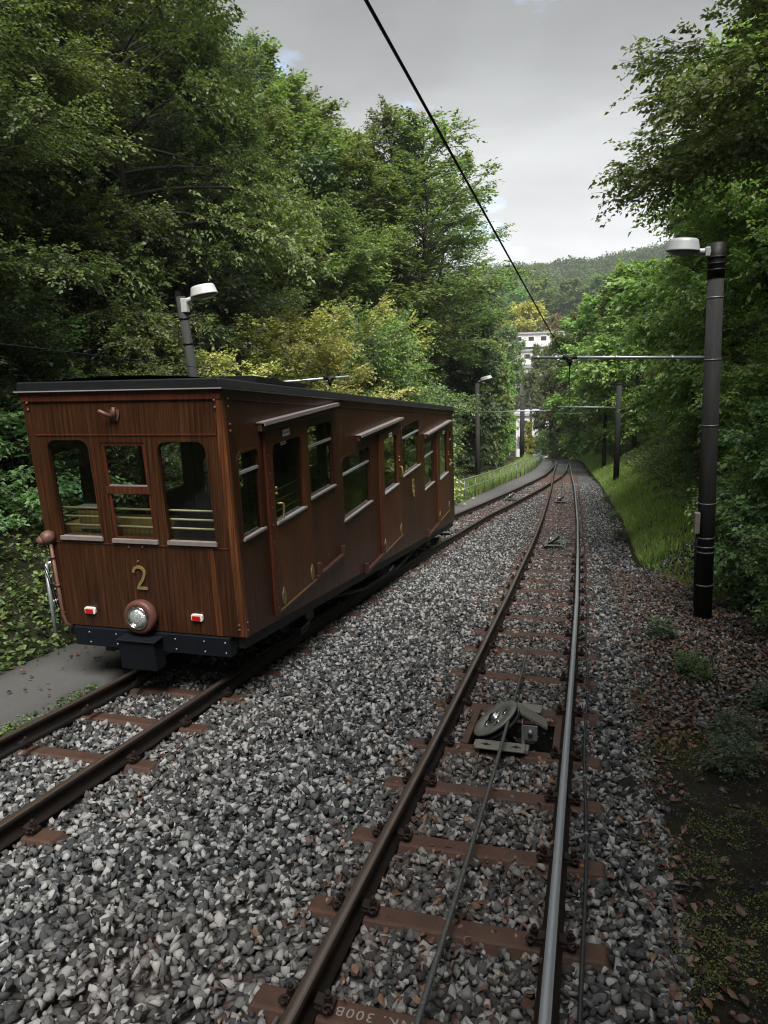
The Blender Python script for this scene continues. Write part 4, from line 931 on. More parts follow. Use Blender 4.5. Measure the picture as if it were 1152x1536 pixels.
TREES = [
 # left bank, near to far: name, mesh, leaves, x, y, ztop, width, label
 ('tree', 'big1', 'leaf_dark', -9.3, 8.2, 8.5, 1.0, 'dark leafy tree at the left edge of the frame above the ivy bank'),
 ('tree', 'big2', 'leaf_mid', -10.6, 11.6, 10.5, 1.05, 'tall dark tree above the left end of the car roof, reaching out of the frame'),
 ('tree', 'spread', 'leaf_mid', -9.6, 14.6, 10.6, .75, 'tall olive tinged tree in the upper left corner, its top out of the frame'),
 ('tree', 'big1', 'leaf_teal', -12.2, 16.5, 11.5, 1.0, 'blue green tree standing behind the left lamp post'),
 ('tree', 'big2', 'leaf_mid', -9.3, 17.6, 7.8, .72, 'dark tree rising between the left lamp post and the yellowing shrubs'),
 ('tree', 'tall', 'leaf_mid', -9.6, 20.4, 9.2, 1.0, 'slender tree with a thin ragged top left of the highest peak'),
 ('tree', 'big2', 'leaf_teal', -13.5, 22, 12.0, 1.1, 'large shaded tree filling the gap behind the slender peaks'),
 ('tree', 'tall', 'leaf_mid', -9.55, 24, 9.9, 1.15, 'tree with the highest pointed top above the left bank'),
 ('tree', 'big1', 'leaf_lite', -9.6, 26.8, 7.2, .85, 'full green tree with layered sprays behind the yellowing shrubs'),
 ('tree', 'tall', 'leaf_mid', -8.8, 27.5, 9.0, 1.35, 'thin airy tree just right of the highest pointed top'),
 ('tree', 'tall', 'leaf_mid', -8.5, 31, 9.3, 1.05, 'second thin pointed tree on the left skyline'),
 ('tree', 'airy', 'leaf_mid', -7.0, 30.5, 8.7, 1.25, 'open dark crowned tree whose edge meets the overhead wire'),
 ('tree', 'airy', 'leaf_mid', -8.0, 36, 7.6, 1.3, 'dark rounded tree at the right end of the left skyline'),
 ('tree', 'big2', 'leaf_teal', -14, 32, 9.5, 1.0, 'broad tree hidden behind the thin skyline trees'),
 ('tree', 'big1', 'leaf_teal', -16, 13, 13, 1.1, 'tall tree far up the left bank behind the first row'),
 ('tree', 'big2', 'leaf_dark', -17, 19, 13, 1.1, 'deep shaded tree high up the left bank'),
 ('tree', 'big1', 'leaf_dark', -16, 27, 11, 1.1, 'shaded back row tree behind the pointed tops'),
 ('tree', 'mid', 'leaf_teal', -7.6, 41, 3.4, .8, 'bluish tree standing behind the far grey lamp post'),
 ('tree', 'mid2', 'leaf_mid', -7.3, 47, 2.9, .8, 'mid green tree where the left wood ends above the valley'),
 ('tree', 'mid', 'leaf_bright', -6.55, 50, -.3, .55, 'fresh green tree above the bend of the path railing'),
 ('tree', 'mid2', 'leaf_dark', -7.4, 44, -.4, .8, 'dark lower tree behind the railing near the far lamp post'),
 ('tree', 'mid2', 'leaf_bright', -7.0, 58, -1.2, .62, 'bright ferny tree left of the white terraced flats'),
 ('tree', 'mid2', 'leaf_gold', -5.35, 67, -7.2, .55, 'small golden tree at the end of the path railing'),
 ('tree', 'mid2', 'leaf_dark', -3.9, 80, -3.0, .75, 'dark slim tree directly behind the bend of the track'),
 ('tree', 'mid', 'leaf_dark', -2.0, 82, -3.6, .8, 'dark bushy tree closing the cutting beyond the bend'),
 # right bank
 ('tree', 'over', 'leaf_mid', 5.2, 14.4, 8.8, .95, 'big overhanging tree in the upper right corner with lobed branches against the sky'),
 ('tree', 'over', 'leaf_dark', 6.9, 10.4, 9.4, .9, 'dark tree at the right edge whose twigs hang in from the top corner'),
 ('tree', 'bank', 'leaf_lite', 4.5, 21, 6.2, .72, 'rounded green tree right behind the right lamp post'),
 ('tree', 'bank', 'leaf_lite', 4.6, 26, 5.2, .75, 'leafy tree left of the right lamp head'),
 ('tree', 'bank', 'leaf_lite', 4.6, 32, 3.9, .75, 'green tree above the first pair of dark posts'),
 ('tree', 'bank', 'leaf_lite', 5.0, 39, 4.4, .75, 'green tree above the second pair of dark posts'),
 ('tree', 'bank', 'leaf_lite', 5.2, 23.5, 9.5, .8, 'tall green tree filling the gap above the right lamp post'),
 ('tree', 'big1', 'leaf_dark', 5.4, 29, 8.0, .7, 'second tall tree above the right skyline bushes'),
 ('tree', 'big2', 'leaf_mid', 8.5, 25, 7.5, 1.0, 'tall shaded tree behind the right bank bushes'),
 ('tree', 'big1', 'leaf_mid', 8.0, 35, 7.0, 1.0, 'back row tree on the right bank under the overhanging branches'),
 ('tree', 'mid', 'leaf_bright', 2.6, 47, 4.2, .85, 'sunlit yellow green tree where the right slope meets the sky'),
 ('tree', 'mid2', 'leaf_mid', 1.9, 54, 4.2, .9, 'second tree down the sloping right skyline'),
 ('tree', 'mid', 'leaf_bright', .6, 61, 3.2, .8, 'bright tree lower on the sloping right skyline'),
 ('tree', 'mid', 'leaf_mid', -.5, 68, 2.2, .75, 'last tree of the right skyline above the white flats'),
 ('tree', 'mid2', 'leaf_bright', .9, 58, -4.6, .7, 'bright green young tree over the grass at the bend'),
 ('tree', 'mid', 'leaf_mid', -1.2, 75, -1.0, .65, 'yellowish tree below the hanging wire clamp'),
 # valley
 ('tree', 'mid', 'leaf_gold', -12.0, 150, 6.9, .75, 'golden tree above the white terraced flats'),
 ('tree', 'mid2', 'leaf_rust', -7.6, 153, 4.6, .5, 'brownish tree to the right of the golden tree'),
 ('tree', 'mid', 'leaf_rust', -19.2, 150, 6.4, .6, 'rust brown tree left of the golden tree'),
 ('tree', 'mid', 'leaf_mid', -14.2, 132, 2.6, .5, 'small yellow green tree between the little house and the flats'),
 ('tree', 'mid', 'leaf_dark', -29, 226, 17.5, .8, 'large dark round tree in front of the far wooded hill'),
 ('tree', 'mid', 'leaf_bright', -24, 222, 17.0, .8, 'large light green round tree in front of the far hill'),
 ('tree', 'mid2', 'leaf_mid', -36, 215, 14.5, .9, 'tall green valley tree beside the left wood'),
 ('tree', 'mid', 'leaf_bright', -16, 235, 17.0, 1.0, 'pale green valley tree under the overhead wire'),
 ('tree', 'mid', 'leaf_mid', -7, 232, 16.8, 1.0, 'greyish green valley tree in front of the hill'),
 ('tree', 'mid', 'leaf_mid', 2, 225, 17, 1.0, 'valley tree partly hidden by the right skyline'),
 ('tree', 'mid2', 'leaf_mid', -6.3, 118, -1.2, .42, 'slim dark green tree in front of the two white blocks'),
 ('tree', 'mid', 'leaf_mid', -8.2, 106, -4.3, .5, 'green tree below the terraced flats'),
 ('tree', 'mid2', 'leaf_mid', -8.6, 126, -.9, .4, 'slim green tree hiding the right half of the terraced flats'),
 ('tree', 'mid', 'leaf_bright', -13.0, 112, -5.4, .6, 'light green valley tree left of the low white building'),
 ('tree', 'mid2', 'leaf_dark', -10.8, 88, -10.6, .55, 'dark low tree in front of the low white building'),
]
for nm, key, lm, x, y, zt_, wd, lab in TREES: plant(nm, key, lm, x, y, zt_, lab, 'tree', 'trees of the wooded cutting' if y < 90 else 'trees in the valley', wide=wd)
SHRUBS = [
 ('shrub1', 'leaf_mid', -7.5, 11.2, .15, 1.0, 'low pale green shrub at the foot of the left lamp post'),
 ('shrub2', 'leaf_yellow', -7.2, 13.6, -.15, 1.0, 'low yellowing shrub just right of the left lamp post'),
 ('shrub1', 'leaf_yellow', -7.7, 16.2, 1.5, 1.0, 'first yellow green shrub above the car roof'),
 ('shrub2', 'leaf_yellow', -6.9, 17.6, .3, .9, 'cream leaved shrub close above the car roof'),
 ('shrub1', 'leaf_yellow', -7.3, 19.6, 2.0, .9, 'tallest yellow green shrub behind the car'),
 ('shrub1', 'leaf_mid', -6.7, 22.4, 1.9, .8, 'light green shrub standing between the yellow ones'),
 ('shrub2', 'leaf_yellow', -7.2, 24.6, 1.0, .8, 'yellow shrub above the rear half of the car roof'),
 ('shrub1', 'leaf_mid', -7.4, 27.5, 1.7, .75, 'green shrub above the far end of the car roof'),
 ('shrub2', 'leaf_mid', -7.9, 31, -.2, .75, 'shrub between the car end and the far lamp post'),
 ('shrub1', 'leaf_mid', -8.0, 35, 1.0, .7, 'shrub just left of the far lamp post'),
 ('shrub2', 'leaf_dark', -7.6, 40.5, -2.2, .7, 'dark shrub behind the railing right of the far lamp post'),
 ('shrub1', 'leaf_dark', -7.2, 45, -3.2, .6, 'dark shrub behind the middle of the railing'),
 ('shrub2', 'leaf_dark', -6.8, 51.5, -4.4, .6, 'dark shrub behind the bend of the railing'),
 ('shrub1', 'leaf_dark', -7.2, 58, -5.6, .6, 'dark shrub near the pair of far wooden poles'),
 ('broad', 'leaf_big', -7.6, 7.0, -.9, .9, 'broad leaved bush at the left edge beside the car front'),
 ('broad', 'leaf_big', -7.9, 8.6, -.2, 1.0, 'glossy broad leaved bush left of the car roof corner'),
 ('broad', 'leaf_dark', -7.7, 10.2, -.5, 1.0, 'dark broad leaved bush seen through the car windows'),
 ('shrub2', 'leaf_dark', -8.6, 7.6, .6, .9, 'dark hanging bush above the broad leaved bushes'),
 ('shrub1', 'leaf_dark', -9.3, 10.0, 1.2, .9, 'dark round bush higher up the left bank'),
 ('shrub2', 'leaf_dark', -8.3, 13.0, .8, .8, 'dark bush behind the left lamp head'),
 ('broad', 'leaf_big', -8.9, 9.4, 1.0, 1.0, 'broad leaved bush rising above the left end of the car roof'),
 ('shrub2', 'leaf_mid', -9.4, 12.2, 2.0, 1.0, 'lighter green bush left of the left lamp head'),
 ('shrub1', 'leaf_mid', -10.2, 7.4, 2.6, 1.1, 'large leafy bush high on the ivy bank at the left edge'),
 ('shrub1', 'leaf_dark', -10.6, 11.0, 3.2, 1.1, 'large dark bush above the left end of the car roof'),
 ('shrub2', 'leaf_mid', -10.0, 13.4, 3.0, 1.1, 'large bush behind the left lamp post'),
 ('shrub1', 'leaf_teal', -9.6, 16.2, 3.0, 1.0, 'bluish bush between the left lamp post and the yellow shrubs'),
 # right bank
 ('broad', 'leaf_big', 2.75, 9.9, -2.3, .9, 'glossy broad leaved bush at the right edge beside the lamp post'),
 ('broad', 'leaf_big', 2.75, 12.2, -1.9, .9, 'broad leaved bush behind the foot of the right lamp post'),
 ('bankbush', 'leaf_big', 3.3, 11.6, -.3, .8, 'tall dark bush right of the lamp post'),
 ('bankbush', 'leaf_lite', 3.4, 14.4, .2, .8, 'dense glossy bush behind the right lamp post'),
 ('bankbush', 'leaf_lite', 3.6, 17, -1.2, .75, 'dark bush left of the right lamp post'),
 ('bankbush', 'leaf_lite', 4.0, 19.5, .2, .8, 'large leafy bush above the grass slope'),
 ('shrub2', 'leaf_teal', 3.7, 22.5, -1.2, .8, 'blue green bush at the top of the grass slope'),
 ('bankbush', 'leaf_lite', 3.8, 26, -.5, .8, 'dark bush behind the nearer dark post'),
 ('bankbush', 'leaf_lite', 3.7, 30, -1.2, .8, 'green bush between grass slope and tall trees'),
 ('bankbush', 'leaf_lite', 4.1, 35.5, -1.6, .8, 'dark bush between the two dark posts'),
 ('bankbush', 'leaf_lite', 4.0, 41, -2.8, .9, 'green bush behind the further dark post'),
 ('shrub1', 'leaf_bright', 3.5, 48, -4.3, .8, 'bright green bush where the grass slope narrows'),
 ('shrub2', 'leaf_bright', 1.8, 56, -6.0, .8, 'bright bush beside the bend of the track'),
 ('shrub1', 'leaf_bright', -.3, 66, -7.8, .8, 'yellow green bush on the outside of the bend'),
 ('shrub1', 'leaf_dark', -2.4, 75, -8.6, .9, 'dark bush hiding the track beyond the bend'),
 ('bankbush', 'leaf_lite', -4.6, 72.5, -8.8, .7, 'dark bush beyond the end of the path'),
]
for key, lm, x, y, z, wd, lab in SHRUBS: plant('shrub', key, lm, x, y, z, lab, 'shrub', 'shrubs along the cutting', wide=wd, stem='stem', crown='foliage')
WEEDS = [('weed', .98, 9.6, .2, 'silvery weed in the gravel left of the lamp post foot'), ('weed', 1.75, 7.2, .13, 'grey green weed patch at the right edge of the dirt strip'),
 ('weed', 1.25, 6.3, .13, 'low grey weed on the dark dirt'), ('weed', 1.18, 5.75, .12, 'smallest grey weed on the dirt'), ('weed', 2.1, 6.3, .13, 'weed clump near the right picture edge'), ('weed', 1.8, 5.5, .12, 'pale weed cut off by the right picture edge'), ('ivy', 1.15, 8.1, .16, 'small green sprout between gravel and dirt'),
('weed', .85, 19.5, .2, 'leafy weed at the edge of the ballast below the grass slope'), ('weed', .82, 24, .2, 'leafy weed further down the ballast edge'), ('weed', .7, 30, .22, 'distant weed at the ballast edge')]
for lm, x, y, h, lab in WEEDS: plant('weed', 'weed', lm, x, y, g1(x, y) + .05 + h * .62, lab, 'weed', 'weeds at the ballast edge', wide=1.0, zg=g1(x, y) + .03, stem='stem', crown='foliage')
# ------------------------------------------------------------------ uncountable ground cover
def curled(name, X, Y, Z, leaf, hmax, seedv):
    g = np.random.default_rng(seedv); n = len(X); P = np.stack([X, Y, Z + g.random(n) * hmax], -1); a = g.random(n) * 6.283
    A = norm(np.stack([np.cos(a), np.sin(a), g.normal(0, .22, n)], -1)); U = np.zeros((n, 3)); U[:, 2] = 1; U += g.normal(0, .3, (n, 3))
    S = norm(np.cross(A, U)); U = np.cross(S, A); L = (leaf * (.55 + .8 * g.random(n)))[:, None]; W = L * (.22 + .14 * g.random((n, 1))); c = L * g.normal(.10, .14, (n, 1)); q = L * g.normal(.08, .10, (n, 1))
    pt = lambda t, s, k: P + A * L * t + S * W * s + U * (c * 4 * t * (1 - t) + q * abs(s) * k)
    V = np.stack([pt(0, 0, 0), pt(.3, .9, 1), pt(.62, .85, 1.3), pt(1, 0, 0), pt(.62, -.85, 1.3), pt(.3, -.9, 1), pt(.3, 0, 0), pt(.62, 0, 0)], 1).reshape(-1, 3); i = np.arange(n) * 8
    T = np.concatenate([np.stack([i + p, i + r, i + s], -1) for p, r, s in ((0, 1, 6), (2, 3, 7), (3, 4, 7), (5, 0, 6))]); Q = np.concatenate([np.stack([i + p for p in f], -1) for f in ((1, 2, 7, 6), (4, 5, 6, 7))])
    return tag(link(name, np_mesh(name, V, quads=Q, tris=T, attr=np.repeat(g.random(n), 8)), MT['litter']), kind='stuff')
def vnoise(X, Y, s):
    return .5 + .25 * (np.sin(X * s + 1.3 * np.sin(Y * s * .7)) + np.sin(Y * s * 1.13 + 1.7 * np.sin(X * s * .61 + 2)))
def scatter(name, X, Y, Z, mat, leaf, hmax, up=.5, W=.62, kind='stuff', seedv=3):
    g = np.random.default_rng(seedv); n = len(X)
    P = np.stack([X, Y, Z + g.random(n) ** 1.5 * hmax], -1); a = g.random(n) * 6.283
    A = np.stack([np.cos(a), np.sin(a), g.normal(.15, .35, n)], -1); U = np.zeros((n, 3)); U[:, 2] = 1; U += g.normal(0, up, (n, 3))
    V, T = leaf_geo(P, A, U, leaf * (.6 + .7 * g.random(n)), W)
    return tag(link(name, np_mesh(name, V, tris=T, attr=np.repeat(g.random(n), 4)), MT[mat]), kind=kind)
n = 120000; Y = rng.random(n) * 27 + 2.5; d = rng.random(n) ** 1.2 * 6.5; X = EL(Y) + .05 - d
k = rng.random(n) < .35 + .75 * vnoise(X, Y, 2.2); X, Y, d = X[k], Y[k], d[k]
h = (.05 + .32 * vnoise(X, Y, 1.6)) * np.clip(d * 2, .2, 1)
scatter('ivy', X, Y, ground(X, Y) - .02 + 0 * X, 'ivy', .085, .26)
n = 60000; Y = rng.random(n) * 60 + 8; w = 1.75 - 1.45 * sstep(11.5, 16, Y); X = ER(Y) + w + 1.3 + rng.random(n) * 5.5
scatter('undergrowth', X, Y, ground(X, Y), 'leaf_dark', .12, .35, seedv=5)
def blades(name, X, Y, Z, mat, hh, seedv=4):
    g = np.random.default_rng(seedv); n = len(X); a = g.random(n) * 6.283; P = np.stack([X, Y, Z - .02], -1); h = hh * (.5 + .8 * g.random(n))
    w = .008 + .006 * g.random(n); S = np.stack([np.cos(a) * w, np.sin(a) * w, 0 * a], -1); b = g.normal(0, .35, (n, 2))
    T = P + np.stack([b[:, 0] * h, b[:, 1] * h, h], -1); Mi = P + np.stack([b[:, 0] * h * .3, b[:, 1] * h * .3, h * .6], -1)
    V = np.stack([P - S, P + S, Mi + S * .8, Mi - S * .8, T], 1).reshape(-1, 3); i = np.arange(n) * 5
    me = np_mesh(name, V, quads=np.stack([i, i + 1, i + 2, i + 3], -1), tris=np.stack([i + 3, i + 2, i + 4], -1), attr=np.repeat(g.random(n), 5))
    return tag(link(name, me, MT[mat]), kind='stuff')
n = 130000; Y = 12 + rng.random(n) ** .8 * 58; w = 1.75 - 1.45 * sstep(11.5, 16, Y); X = ER(Y) + w * .75 + .1 + rng.random(n) ** 1.2 * 3.0
k = rng.random(n) < .35 + .8 * vnoise(X, Y, 1.9); blades('grass', X[k], Y[k], ground(X[k], Y[k]), 'grass', .17)
n = 26000; Y = 15 + rng.random(n) * 50; X = EL(Y) - .05 - rng.random(n) * 1.4; blades('grass', X, Y, ground(X, Y), 'grass', .34, 6)
# moss tufts on the dirt strip
n = 230000; X = .48 + rng.random(n) * 1.9; Y = 1.4 + rng.random(n) * 6; m = vnoise(X, Y, 4) * .45 + vnoise(X + 9, Y, 11) * .3 + vnoise(X + 4, Y + 2, 29) * .25
k = (m > .50) & (rng.random(n) < .9); scatter('moss', X[k], Y[k], dirt_z(X[k], Y[k]) - .012, 'moss', .013, .022, .9, .8, seedv=8)
# fallen leaves
def litter(n, fx, fy, fz, seedv, name='fallen_leaves'): pass
Xs_, Ys_, Zs_ = [], [], []
n = 1900; Y = 1.5 + rng.random(n) ** 1.3 * 16; X = np.where(rng.random(n) < .6, RR(Y) - .53 + rng.normal(0, .55, n), -3.6 + rng.random(n) * 4.2); k = (X > -3.5) & (X < .5); Xs_.append(X[k]); Ys_.append(Y[k]); Zs_.append(zt(Y[k]) - .150)
n = 4600; Y = 6.0 + rng.random(n) * 8.5; X = .45 + rng.random(n) * 2.2; Xs_.append(X); Ys_.append(Y); Zs_.append(ground(X, Y) + .055)
n = 140; Y = 1.6 + rng.random(n) * 5.5; X = .5 + rng.random(n) * 1.6; k = X > .5; Xs_.append(X[k]); Ys_.append(Y[k]); Zs_.append(dirt_z(X[k], Y[k]) + .006)
n = 260; Y = 3 + rng.random(n) * 8; X = EL(Y) + rng.random(n) ** 2 * 1.2 - .1; Xs_.append(X); Ys_.append(Y); Zs_.append(zt(Y) - .043)
curled('fallen_leaves', np.concatenate(Xs_), np.concatenate(Ys_), np.concatenate(Zs_), .056, .012, 12)
# ------------------------------------------------------------------ ballast stones
def stone_templates(k=14):
    out = []; g = random.Random(5)
    for i in range(k):
        bm = bmesh.new(); sc = (1, .62 + .3 * g.random(), .45 + .3 * g.random())
        for _ in range(11):
            v = Vector((g.uniform(-1, 1), g.uniform(-1, 1), g.uniform(-1, 1))); v = v / max(abs(v.x), abs(v.y), abs(v.z)) * (.72 + .2 * g.random()); bm.verts.new((v.x * sc[0], v.y * sc[1], v.z * sc[2]))
        r = bmesh.ops.convex_hull(bm, input=bm.verts); bmesh.ops.delete(bm, geom=[v for v in bm.verts if not v.link_faces], context='VERTS')
        bmesh.ops.triangulate(bm, faces=bm.faces); bm.verts.index_update()
        out.append((np.array([v.co[:] for v in bm.verts]), np.array([[v.index for v in f.verts] for f in bm.faces]))); bm.free()
    return out
ST = stone_templates()
def rust_at(X, Y): return np.exp(-np.minimum(np.minimum(np.abs(X - RR(Y)), np.abs(X - RR(Y) + GAUGE)), np.minimum(np.abs(X - LL(Y)), np.abs(X - LL(Y) - GAUGE))) / .11) * .8 + .28 * ((X > RR(Y) - GAUGE) & (X < RR(Y)))
def stones(name, X, Y, Z, size, seedv, tmax=1.0):
    g = np.random.default_rng(seedv); VV, TT, AA, RU = [], [], [], []; nv = 0; which = g.integers(0, len(ST), len(X))
    for k, (tv, tf) in enumerate(ST):
        i = np.where(which == k)[0]; n = len(i)
        if not n: continue
        q = norm(g.normal(0, 1, (n, 4)) * [1, .45, .45, 1]); w, x, y, z = q.T
        Rm = np.stack([1 - 2 * (y * y + z * z), 2 * (x * y - z * w), 2 * (x * z + y * w), 2 * (x * y + z * w), 1 - 2 * (x * x + z * z), 2 * (y * z - x * w), 2 * (x * z - y * w), 2 * (y * z + x * w), 1 - 2 * (x * x + y * y)], -1).reshape(n, 3, 3)
        s = size * np.clip(np.exp(g.normal(0, .30, n)), .4, 1.55); P = np.einsum('nij,vj->nvi', Rm, tv) * s[:, None, None] + np.stack([X[i], Y[i], Z[i]], -1)[:, None, :]
        VV.append(P.reshape(-1, 3)); TT.append((tf[None] + (np.arange(n) * len(tv))[:, None, None]).reshape(-1, 3) + nv); nv += n * len(tv)
        t = g.random(n) * tmax; AA.append(np.repeat(t, len(tv))); RU.append(np.repeat(rust_at(X[i], Y[i]), len(tv)))
    me = np_mesh(name, np.concatenate(VV), tris=np.concatenate(TT), attr=np.concatenate(AA)); at_ = me.attributes.new('rust', 'FLOAT', 'POINT'); at_.data.foreach_set('value', np.concatenate(RU).astype(np.float32))
    return tag(link(name, me, MT['stone']), kind='stuff')
def free(X, Y):
    ok = np.ones(len(X), bool)
    for fx in (RR, lambda y: RR(y) - GAUGE, LL, lambda y: LL(y) + GAUGE): ok &= np.abs(X - fx(Y)) > .058
    for (sx_, sy, ln) in SLEEPERS:
        if sy > 24: continue
        m = (np.abs(Y - sy) < .086) & (np.abs(X - sx_) < ln / 2 + .0)
        ok &= ~(m & (rng.random(len(X)) < .955))
    ok &= ~((X > PIT[0] - .02) & (X < PIT[1] + .02) & (Y > PIT[2] - .02) & (Y < PIT[3] + .02))
    return ok
SX, SY, SZ = [], [], []
for y0, y1, dens in ((.8, 5, 760), (5, 9, 640), (9, 14, 430), (14, 22, 260), (22, 40, 120)):
    n = int((y1 - y0) * 6.0 * dens); Y = y0 + rng.random(n) * (y1 - y0); a = LL(Y) - .30; b_ = ER(Y) + .34 - .20 * (1 - sstep(6.2, 7.8, Y)); X = a + rng.random(n) * (b_ - a)
    k = free(X, Y); X, Y = X[k], Y[k]
    zz = zt(Y) - .184 + rng.random(len(X)) * .020 - .07 * sstep(.1, .4, X - ER(Y))
    # the shoulder between the tracks is heaped a little
    mid = np.clip((X - (LL(Y) + GAUGE + .35)) / .35, 0, 1) * np.clip((RR(Y) - GAUGE - .35 - X) / .35, 0, 1); zz += .05 * mid
    SX.append(X); SY.append(Y); SZ.append(zz)
stones('ballast', np.concatenate(SX), np.concatenate(SY), np.concatenate(SZ), .0305, 21)
# looser stones mixed with leaves on the shoulder by the lamp post, grit on the dirt
n = 6500; Y = 6.6 + rng.random(n) * 8.5; X = ER(Y) + .1 + rng.random(n) ** 1.1 * 2.0; stones('loose_gravel', X, Y, ground(X, Y) + .02 + .012 * rng.random(n), .028, 22)
n = 24000; Y = 1.5 + rng.random(n) * 5.8; X = .5 + rng.random(n) * 2.0; stones('grit', X, Y, dirt_z(X, Y) - .002, .0075, 23, .6)
# gravel spilling over the edge of the dirt strip
n = 2600; Y = 1.2 + rng.random(n) * 6.2; X = .40 + np.abs(rng.normal(0, .085, n)); k = rng.random(n) < .6; stones('spilled_gravel', X[k], Y[k], dirt_z(X[k], Y[k]) - .004, .026, 24)
n = 520; Y = 1.4 + rng.random(n) * 6; X = .40 + np.abs(rng.normal(0, .25, n)); curled('leaf_litter', X, Y, dirt_z(X, Y) + .008, .055, .02, 14)
n = 5200; Y = 2.5 + rng.random(n) * 6; X = LL(Y) - .24 + rng.normal(0, .045, n); k = vnoise(X * 0 + 3, Y, 4.1) + .25 * rng.random(n) > .62; scatter('edge_weeds', X[k], Y[k], zt(Y[k]) - .13, 'ivy', .035, .10, seedv=15)
# ------------------------------------------------------------------ lamp posts, poles, wires, railing
def tapered(b, p0, p1, r0, r1, n=20, mi=0): b.tube([p0, ((p0[0] + p1[0]) / 2, (p0[1] + p1[1]) / 2, (p0[2] + p1[2]) / 2), p1], [r0, (r0 + r1) / 2, r1], n, mi)
def lamp_head(T, c, ax, mat, L=.46, tilt=.0):
    """oval bowl lamp with its flat glass underneath; ax = horizontal direction from pole to lamp"""
    ax = Vector(ax).normalized(); M = Matrix.Translation(c) @ Matrix(((ax.x, -ax.y, 0, 0), (ax.y, ax.x, 0, 0), (0, 0, 1, 0), (0, 0, 0, 1))) @ Matrix.Rotation(tilt, 4, 'Y') @ Matrix.Diagonal((L / .46, .78, 1.0, 1))
    b = MB(); b.lathe([(0, .10), (.12, .098), (.175, .09), (.195, .075), (.205, .05), (.225, -.035), (.232, -.05), (.232, -.066), (.215, -.066)], M, 32); H = b.build('lamp_head', MT[mat], T)
    b = MB(); b.lathe([(.218, -.062), (.20, -.085), (.14, -.115), (.07, -.128), (0, -.13)], M, 32); sub(b, 'lamp_glass', 'lampglass', H); return H
# right lamp post
B0 = Vector((1.66, 10.97, g1(1.66, 10.97) - .15)); P1 = Vector((1.535, 10.97, 1.14))
RP = thing('lamp_post', B0, 'dark tarred lamp post at the right carrying a cross arm over the right hand track', 'lamp post')
def onpole(z): t = (z - B0.z) / (P1.z - B0.z); return B0.lerp(P1, t)
b = MB(); tapered(b, B0, onpole(.72), .124, .102, 28); b.build('pole', MT['pole'], RP)
b = MB(); tapered(b, onpole(.70), P1, .110, .110, 28); 
for z in (.80, .88, .96): b.tube([onpole(z - .012), onpole(z + .012)], .119, 28)
b.build('pole_cap', MT['black'], RP)
for z, e in ((.45, .106), (-.36, .110), (-1.25, .114), (-2.35, .118), (-2.85, .120), (-2.98, .121), (-3.06, .121), (-3.55, .124)):
    b = MB(); b.tube([onpole(z - .010), onpole(z + .010)], e, 28); b.build('strap', MT['galv_dark'], RP)
b = MB(); q = onpole(.95); b.tube([q + Vector((-.08, -.03, .08)), q + Vector((-.22, -.04, .09)), q + Vector((-.34, -.05, .13))], [.05, .042, .035], 12); b.box(q + Vector((-.12, -.05, .08)), (.06, .11, .12)); b.build('lamp_bracket', MT['lampgrey'], RP, .01)
lamp_head(RP, q + Vector((-.42, -.06, .17)), (-1, -.05, 0), 'lampgrey', .42, -.06)
b = MB(); q = onpole(-2.62); b.box(q + Vector((-.135, -.10, 0)), (.07, .11, .30)); b.build('junction_box', MT['sill'], RP, .008)
b = MB(); b.tube([onpole(-2.78) + Vector((-.13, -.11, 0)), onpole(-3.0) + Vector((-.14, -.08, 0)), onpole(-3.9) + Vector((-.13, -.09, 0))], .016, 8); b.build('conduit', MT['sig_cable'], RP)
def insulator(T, p, arm):
    b = MB(); p = Vector(p); b.tube([p + Vector((-.10, 0, .03)), p + Vector((.10, 0, .03))], .03, 10); b.lathe([(.03, .03), (.05, .01), (.03, -.01), (.05, -.03), (.028, -.05), (.02, -.09), (0, -.1)], at(p), 12); o = b.build('insulator', MT['black'], T); return o
b = MB(); q = onpole(-.33); AR = [q + Vector((-.10, 0, 0)), Vector((-.82, 10.95, -.262))]; b.tube(AR, .021, 10)
for t in (.18, .5, .86, .97): p = AR[0].lerp(AR[1], t); b.tube([p - Vector((.025, 0, 0)), p + Vector((.025, 0, 0))], .028, 10)
b.build('cross_arm', MT['galv'], RP); insulator(RP, (-.31, 10.95, -.31), None)
# left lamp post, leaning a little
LB = Vector((-6.12, 11.05, g1(-6.6, 11.05) - .1)); LT = Vector((-6.42, 10.98, .90))
LP = thing('lamp_post', LB, 'dark lamp post rising behind the wooden car with a white lamp head', 'lamp post')
def onl(z): t = (z - LB.z) / (LT.z - LB.z); return LB.lerp(LT, t)
b = MB(); tapered(b, LB, onl(.86), .088, .074, 20); b.build('pole', MT['pole'], LP)
b = MB(); b.box(onl(.78) + Vector((-.05, 0, .0)), (.05, .09, .34)); b.build('back_plate', MT['black'], LP)
for z in (.5, .1): b = MB(); b.tube([onl(z), onl(z + .03)], .083, 20); b.build('strap', MT['black'], LP)
b = MB()
b.tube([onl(.545) + Vector((-.17, 0, 0)), onl(.545) + Vector((.22, 0, 0))], .016, 8); b.build('clamp_bar', MT['black'], LP)
b = MB(); q = onl(.78); b.box(q + Vector((.06, -.01, -.06)), (.12, .12, .22)); b.tube([q + Vector((.08, 0, 0)), q + Vector((.24, -.01, .05))], [.05, .036], 12); b.build('lamp_bracket', MT['lampwhite'], LP, .01)
lamp_head(LP, q + Vector((.42, -.02, .14)), (1, -.05, 0), 'lampwhite', .46, -.16)
b = MB(); q = onl(-.62); AL = [q, Vector((-3.66, 11.1, -.475))]; b.tube(AL, .019, 10); b.build('cross_arm', MT['galv'], LP); insulator(LP, AL[0].lerp(AL[1], .88) + Vector((0, 0, -.03)), None)
CL = AL[0].lerp(AL[1], .88)
